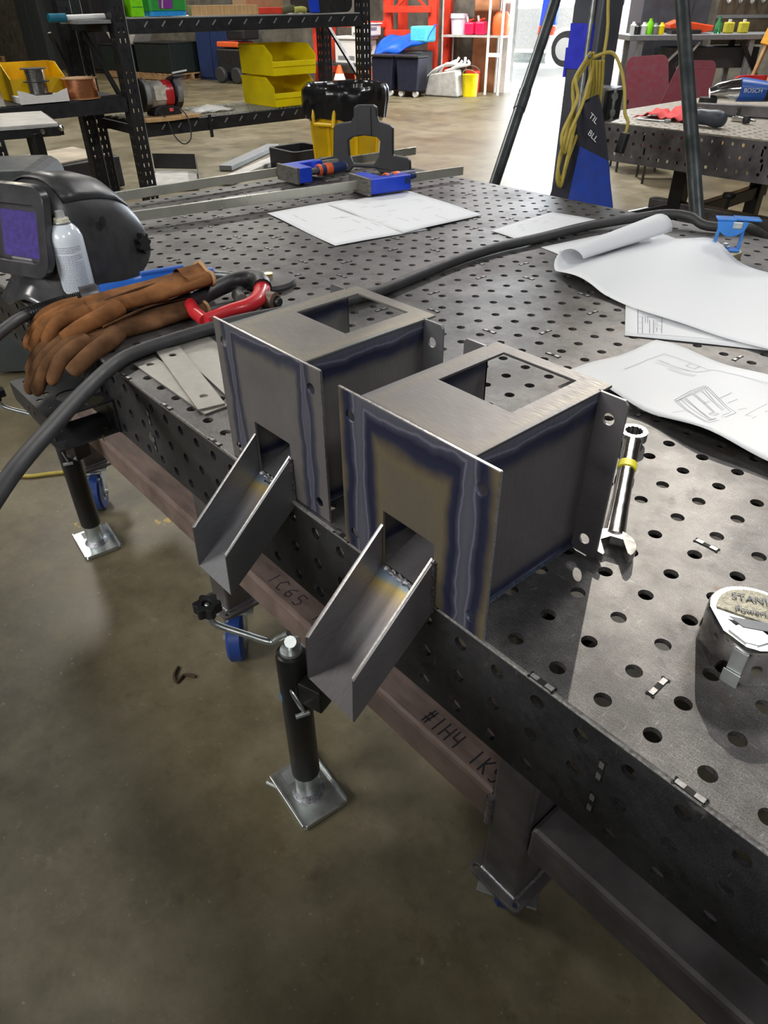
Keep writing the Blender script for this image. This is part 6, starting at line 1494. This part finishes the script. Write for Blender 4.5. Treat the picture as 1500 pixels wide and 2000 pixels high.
for i, s in enumerate((-1.72, -1.18)):
    t = thing('rolling_bin', ('dark wheeled bin at the left under the blue tarp', 'dark wheeled bin at the right under the blue tarp')[i], 'bin', tuple(wl(s, 1.45, FZ)), 0, 'dark wheeled bins')
    MB().plate([(-0.20, FZ + 0.09), (0.20, FZ + 0.09), (0.235, -0.30), (-0.235, -0.30)], [], 0.34, lambda u, v, w: wl(s + u, 1.66 + w, v)).build('bin_body', mat('bin_navy_%d' % i, (0.012, 0.014, 0.035), 0.5), t, bevel=0.02)
    MB().box(wl(s, 1.50, -0.28), (0.50, 0.38, 0.035), rz=WRZ).build('bin_lid', M['blackplastic'], t, bevel=0.01)
    for k in (-1, 1):
        MB().lathe([(0.0, -0.03), (0.05, -0.03), (0.055, 0.0), (0.05, 0.03), (0.0, 0.03)], wl(s + k * 0.15, 1.60, FZ + 0.055), 14, WN, cap=False).build('wheel', M['white'], t, smooth=True)
t = thing('orange_crate', 'orange crate on the floor behind the trash barrel', 'crate', tuple(wl(-2.05, 1.3, FZ)))
MB().box(wl(-2.15, 1.5, -0.68), (0.40, 0.3, 0.42), rz=WRZ).build('crate_body', mat('crate_orange', (0.80, 0.20, 0.08), 0.5), t, bevel=0.01)
MB().tube([tuple(wl(-2.12 + 0.10 * math.cos(a), 1.67, -0.62 + 0.10 * math.sin(a))) for a in [2 * PI * i / 20 for i in range(20)]], 0.015, 6, closed=True).build('hose_coil', M['white'], t, smooth=True)
t = thing('traffic_cone', 'orange cone with a pale stripe behind the barrel rim', 'cone', tuple(wl(-2.9, 1.3, FZ)))
MB().lathe([(0.0, 0.03), (0.17, 0.03), (0.03, 0.42), (0.0, 0.42)], wl(-2.85, 1.45, -0.88), 18, cap=False).build('cone_body', M['orange'], t, smooth=True)
MB().lathe([(0.118, 0.18), (0.082, 0.28)], wl(-2.85, 1.45, -0.878), 18, cap=False).build('cone_stripe', M['white'], t, smooth=True)
MB().box(wl(-2.85, 1.45, -0.88), (0.36, 0.36, 0.03), rz=WRZ).build('cone_base', M['orange'], t)

t = thing('wire_shelf', 'white wire shelving unit beside the open door', 'shelf', tuple(wl(-0.5, 0.4, FZ)))
for s in (-1.08, -0.14, 0.12):
    for off in (0.62, 0.22) if s != 0.12 else (0.62,):
        MB().cyl(wl(s, off, FZ + 0.003), wl(s, off, 1.1), 0.016 if s < -1 else 0.022, n=10).build('upright', M['lightgrey'] if s < -1 else M['white'], t, smooth=True)
for z in (0.0, 0.55): 
    MB().box(wl(-0.48, 0.42, z - 0.01), (1.24, 0.42, 0.03), rz=WRZ).build('shelf_board', M['lightgrey'], t)
MB().box(wl(0.0, 0.62, -0.28), (0.26, 0.03, 0.06), rz=WRZ).build('cross_bar', M['white'], t)
t = thing('plastic_bucket', 'white bucket on the left of the wire shelf', 'bucket', tuple(wl(-0.86, 0.42, 0.006)))
MB().lathe([(0.0, 0.0), (0.125, 0.0), (0.145, 0.24), (0.158, 0.245), (0.158, 0.315), (0.0, 0.315)], wl(-0.86, 0.42, 0.008), 24, cap=False).build('bucket_body', mat('bucket_white', (0.72, 0.66, 0.78), 0.5), t, smooth=30)
for i, (s, sz, lab) in enumerate(((-0.60, 0.19, 'red fuel can next to the white bucket'), (-0.38, 0.20, 'red fuel can in the middle of the wire shelf'))):
    t = thing('fuel_can', lab, 'fuel can', tuple(wl(s, 0.45, 0.006)), 0, 'red fuel cans')
    MB().box(wl(s, 0.45, 0.008 + sz / 2), (0.19, 0.15, sz), rz=WRZ).build('can_body', mat('fuel_red_%d' % i, (0.75, 0.01, 0.08), 0.4), t, bevel=0.03)
    MB().bar(wl(s - 0.05, 0.45, sz + 0.02), wl(s + 0.06, 0.45, sz + 0.05), 0.03, 0.03).build('can_handle', M['redrack'], t, bevel=0.006)
    MB().cyl(wl(s - 0.05, 0.45, sz), wl(s - 0.08, 0.45, sz + 0.09), 0.02, n=10).build('can_spout', M['white'], t)
t = thing('round_jug', 'orange and cream round container at the right of the wire shelf', 'container', tuple(wl(-0.16, 0.42, 0.006)))
MB().lathe([(0.0, 0.0), (0.14, 0.0), (0.16, 0.10), (0.15, 0.26), (0.09, 0.34), (0.0, 0.35)], wl(-0.0, 0.42, 0.008), 20, cap=False).build('jug_body', M['orange'], t, smooth=True)
for i, (s, off, m, h) in enumerate(((-0.95, 0.40, 'white', 0.30), (-0.88, 0.80, 'lightgrey', 0.26), (-0.28, 0.95, 'yellow', 0.34), (-0.55, 0.35, 'redrack', 0.36))):
    t = thing('paint_pail', ('white pail on the floor at the left of the wire shelf', 'grey pail on the floor in front of the wire shelf', 'yellow jug on the floor under the wire shelf', 'red can on the floor under the wire shelf')[i], 'pail', tuple(wl(s, off, FZ)), 0, 'pails under the wire shelf')
    MB().lathe([(0.0, 0.002), (0.13, 0.002), (0.145, h - 0.02), (0.152, h), (0.13, h), (0.0, h - 0.02)], wl(s, off, FZ), 20, cap=False).build('pail_body', M[m], t, smooth=30)
    MB().tube([tuple(wl(s + 0.15 * math.cos(a), off + 0.1 * math.sin(a), FZ + h - 0.02 + 0.10 * math.sin(a))) for a in [PI * k / 10 for k in range(11)]], 0.006, 6).build('pail_handle', M['zinc'], t)
t = thing('hand_tools', 'heap of white hoses and fittings before the wire shelf', 'hose', tuple(wl(-0.7, 1.2, FZ)))
for i in range(5):
    r = random.Random(i)
    MB().tube(spline([wl(-1.05 + 0.12 * i, 1.15, FZ + 0.30 + 0.03 * i), wl(-0.85 + 0.10 * i, 1.20, FZ + 0.42 + 0.04 * (i % 3)), wl(-0.62 + 0.10 * i, 1.15, FZ + 0.50), wl(-0.5 + 0.06 * i, 1.1, FZ + 0.55 + 0.05 * (i % 2))], 5), 0.022, 8).build('hose_length', M['white'], t, smooth=True)
MB().plate([(-1.05, FZ + 0.004), (-0.35, FZ + 0.004), (-0.42, FZ + 0.42), (-0.95, FZ + 0.34)], [], 0.25, lambda u, v, w: wl(u, 1.28 + w, v)).build('hose_rack', M['lightgrey'], t, bevel=0.03)

# left background: pallets, crates, cart
def pallet(label, s, off, z, rz=0.0, L=1.2, Wd=1.0):
    t = thing('wood_pallet', label, 'pallet', tuple(wl(s, off, z)), WRZ + rz, 'wooden pallets', local=True)
    for i in range(7): MB().box((-L / 2 + 0.05 + i * (L - 0.1) / 6, 0, 0.128), (0.095, Wd, 0.02)).build('deck_board', M['pallet'], t)
    for i in (-1, 0, 1): MB().box((0, i * (Wd / 2 - 0.05), 0.066), (L, 0.09, 0.1)).build('stringer', M['pallet'], t)
    for i in (-1, 0, 1): MB().box((i * (L / 2 - 0.06), 0, 0.008), (0.10, Wd, 0.015)).build('bottom_board', M['pallet'], t)
    return t
p1 = pallet('wooden pallet under the dark crates, left half', -9.2, 1.0, FZ)
dup(p1, tuple(wl(-7.98, 1.0, FZ)), WRZ, 'wooden pallet under the dark crates, right half')
dup(p1, tuple(wl(-15.6, 1.4, FZ)), WRZ + 0.3, 'lowest wooden pallet at the dark left wall')
dup(p1, tuple(wl(-15.5, 1.4, FZ + 0.14)), WRZ + 0.15, 'upper wooden pallet on the heap at the dark left wall')
dup(p1, tuple(wl(-18.0, 2.2, FZ)), WRZ - 0.2, 'wooden pallet farthest left by the dark wall')
for i, (s, w, h) in enumerate(((-9.35, 1.10, 0.50), (-8.1, 1.15, 0.55))):
    t = thing('plastic_crate', ('dark green crate on the left pallet', 'dark green crate on the right pallet')[i], 'crate', tuple(wl(s, 1.0, FZ + 0.14)), 0, 'dark crates on pallets')
    MB().box(wl(s, 1.0, FZ + 0.145 + h / 2), (w, 0.9, h), rz=WRZ).build('crate_body', mat('crate_dark_%d' % i, (0.006, 0.012, 0.012), 0.6), t, bevel=0.01)
    MB().box(wl(s, 1.0, FZ + 0.145 + h + 0.012), (w * 1.02, 0.92, 0.02), rz=WRZ).build('crate_rim', M['blackplastic'], t)
t = thing('sheet_bundle', 'pale sheet metal bundle resting on the left dark crate', 'sheet metal', tuple(wl(-9.3, 1.0, FZ + 0.67)))
MB().plate([(-9.6, FZ + 0.674), (-8.9, FZ + 0.674), (-8.62, FZ + 1.02), (-9.85, FZ + 1.02)], [], 0.5, lambda u, v, w: wl(u, 1.3 + w, v)).build('sheet_body', M['lightgrey'], t, bevel=0.004)
t = thing('yard_cart', 'dark utility cart with an orange top, left of the yellow bins', 'cart', tuple(wl(-6.0, 0.9, FZ)))
MB().box(wl(-6.0, 0.9, -0.50), (0.75, 0.55, 0.45), rz=WRZ).build('cart_body', M['blackplastic'], t, bevel=0.03)
MB().box(wl(-6.05, 0.9, -0.20), (0.62, 0.5, 0.10), rz=WRZ).build('cart_top', M['orange'], t, bevel=0.02)
MB().box(wl(-5.8, 0.9, -0.02), (0.5, 0.5, 0.20), rz=WRZ).build('cart_seat', M['blackplastic'], t, bevel=0.04)
for s in (-6.25, -5.78):
    MB().lathe([(0.0, -0.05), (0.13, -0.05), (0.15, -0.03), (0.15, 0.03), (0.13, 0.05), (0.0, 0.05)], wl(s, 1.22, FZ + 0.152), 18, WN, cap=False).build('wheel', M['rubber'], t, smooth=True)
for i, (s, h, m) in enumerate(((-11.3, 2.3, 'blackplastic'), (-13.4, 1.9, 'darkgrey'), (-20.0, 2.6, 'blackplastic'), (-6.88, 1.3, 'navy'))):
    t = thing('tall_cabinet', ('tall black cabinet at the far wall, nearest the dark crates', 'dark grey cabinet at the far wall, left of the crates', 'tallest black cabinet, farthest left at the wall', 'navy cabinet behind the utility cart')[i], 'cabinet', tuple(wl(s, 0.5, FZ)), 0, 'cabinets on the far wall')
    wd = 0.92 if i == 3 else 1.0
    MB().box(wl(s, 0.45, FZ + h / 2 + 0.002), (wd, 0.7, h), rz=WRZ).build('cabinet_body', M[m], t, bevel=0.01)
    for k in (-1, 1): MB().box(wl(s + k * 0.245 * wd, 0.81, FZ + h / 2), (0.46 * wd, 0.02, h * 0.92), rz=WRZ).build('door', M[m], t, bevel=0.004)

# ------------------------------------------------------------------ truck outside the door
t = thing('pickup_truck', 'white truck parked outside the open door', 'truck', tuple(wl(1.0, -4.6, -0.76)))
body = [(-2.2, -0.42), (-1.0, -0.42), (-0.96, -0.24), (-0.84, -0.08), (-0.68, 0.0), (-0.48, 0.0), (-0.30, -0.08), (-0.18, -0.24), (-0.14, -0.42), (2.05, -0.42), (2.09, -0.24), (2.21, -0.08), (2.37, 0.0), (2.57, 0.0), (2.75, -0.08), (2.87, -0.24), (2.91, -0.42), (3.6, -0.38), (3.6, 0.28), (2.2, 0.34), (1.7, 0.95), (-0.1, 0.98), (-0.5, 0.36), (-2.2, 0.34)]
win = [[(-0.25, 0.40), (0.65, 0.40), (0.65, 0.88), (0.0, 0.88)], [(0.78, 0.40), (1.95, 0.40), (1.62, 0.86), (0.78, 0.88)]]
MB().plate(body, win, 1.75, lambda u, v, w: wl(u, -4.0 + w, v)).build('truck_body', M['truck'], t, bevel=0.03)
for wn in win: MB().plate(wn, [], 0.02, lambda u, v, w: wl(u, -4.05 + w, v)).build('window', M['darkgrey'], t)
for s in (-0.57, 2.47):
    w = MB().lathe([(0.0, -0.1), (0.20, -0.1), (0.32, -0.10), (0.345, -0.06), (0.345, 0.06), (0.32, 0.10), (0.20, 0.1), (0.0, 0.08)], wl(s, -4.12, -0.405), 28, WN, cap=False).build('wheel', M['rubber'], t, smooth=True)
    MB().lathe([(0.22, 0.095), (0.22, 0.11), (0.05, 0.13), (0.0, 0.13)], wl(s, -4.12, -0.405), 20, WN, cap=False).build('hub_cap', M['white'], w, smooth=True)
MB().cyl(wl(-1.9, -4.2, -0.60), wl(-1.05, -4.2, -0.60), 0.11, n=14).build('side_tank', M['zinc'], t, smooth=True)
t = thing('yard_fence', 'green and blue boarding at the back of the yard', 'fence', tuple(wl(2, -16, -0.5)))
for i in range(10):
    MB().box(wl(-1.0 + i * 0.9, -16.0, 0.45), (0.88, 0.06, 0.9), rz=WRZ).build('fence_board', M['green' if i % 2 else 'tubblue'], t)
for i, (s, m) in enumerate(((0.05, 'redrack'),)):
    t = thing('hanging_coat', 'blue and red coat hanging in the doorway', 'coat', tuple(wl(0.45, -0.6, 0.0)))
    MB().plate([(0.30, 0.12), (0.62, 0.14), (0.66, 0.9), (0.36, 0.9)], [], 0.10, lambda u, v, w: wl(u, -0.5 + w, v)).build('coat_body', M['clampblue'], t, bevel=0.02)
    MB().plate([(0.28, -0.02), (0.58, -0.02), (0.62, 0.12), (0.30, 0.13)], [], 0.10, lambda u, v, w: wl(u, -0.5 + w, v)).build('coat_hem', M['redrack'], t, bevel=0.02)
    MB().cyl(wl(0.48, -0.55, 0.9), wl(0.48, -0.55, 3.0), 0.006, n=6).build('coat_cord', M['rubber'], t)
# out of frame chest and cabinet, added only to shade floor and apron
t = thing('added_shade_chest', 'unseen low dark chest, added to shade the floor at the bottom left corner', 'chest', (-1.02, -1.12, FZ))
MB().box((-1.02, -1.115, FZ + 0.245), (1.34, 0.66, 0.33)).build('chest_body', M['darkgrey'], t, bevel=0.006)
for i in range(2): MB().box((-1.02, -0.778, FZ + 0.16 + 0.155 * i), (1.26, 0.012, 0.14)).build('drawer', M['darkgrey'], t, bevel=0.003)
for x in (-1.62, -0.42):
    for y in (-1.38, -0.86): MB().cyl((x, y - 0.02, FZ + 0.042), (x, y + 0.02, FZ + 0.042), 0.04, n=14).build('wheel', M['rubber'], t)
t = thing('added_shade_cabinet', 'unseen dark cabinet, added to shade the floor and the near part of the table front', 'cabinet', (0.36, -0.99, FZ))  # added out of frame to keep lamp light off floor and apron
MB().box((0.36, -0.99, FZ + 1.12), (1.68, 0.68, 0.04)).build('cabinet_top', M['darkgrey'], t, bevel=0.004)
MB().box((0.36, -0.99, FZ + 0.62), (1.60, 0.60, 0.96)).build('cabinet_body', M['darkgrey'], t, bevel=0.004)
for i in range(4): MB().box((0.36, -0.683, FZ + 0.26 + 0.23 * i), (1.52, 0.014, 0.21)).build('drawer', M['darkgrey'], t, bevel=0.003)
for x in (-0.36, 1.08):
    for y in (-1.22, -0.74): MB().cyl((x, y - 0.02, FZ + 0.072), (x, y + 0.02, FZ + 0.072), 0.07, n=14).build('wheel', M['rubber'], t)
# small things on the floor
tag(MB().tube(spline([(-2.75, -0.25, FZ + 0.008), (-2.30, -0.02, FZ + 0.008), (-2.19, 0.10, FZ + 0.008), (-2.15, 0.25, FZ + 0.008), (-2.3, 0.5, FZ + 0.008)], 6), 0.007, 8).build('air_hose', M['cord'], smooth=True), 'thin yellow hose on the floor at the left edge, beyond the tray', 'hose')
t = thing('floor_screw', 'small silver bolt on the floor beside the jack foot', 'bolt', (-0.565, 0.004, FZ))
MB().cyl((-0.580, -0.002, FZ + 0.006), (-0.548, 0.010, FZ + 0.006), 0.004, n=8).build('shank', M['zinc'], t)
MB().cyl((-0.548, 0.010, FZ + 0.006), (-0.544, 0.0115, FZ + 0.006), 0.006, n=6).build('head', M['zinc'], t)
tag(MB().tube(spline([(-1.02, 0.012, FZ + 0.004), (-1.0, -0.01, FZ + 0.006), (-0.975, -0.015, FZ + 0.004), (-0.985, 0.01, FZ + 0.004), (-0.96, 0.03, FZ + 0.003)], 5), 0.004, 6).build('leaf_scrap', mat('dry_leaf', (0.06, 0.035, 0.02), 0.8)), 'dry brown twist of leaf on the open floor left of the jack', 'leaf')
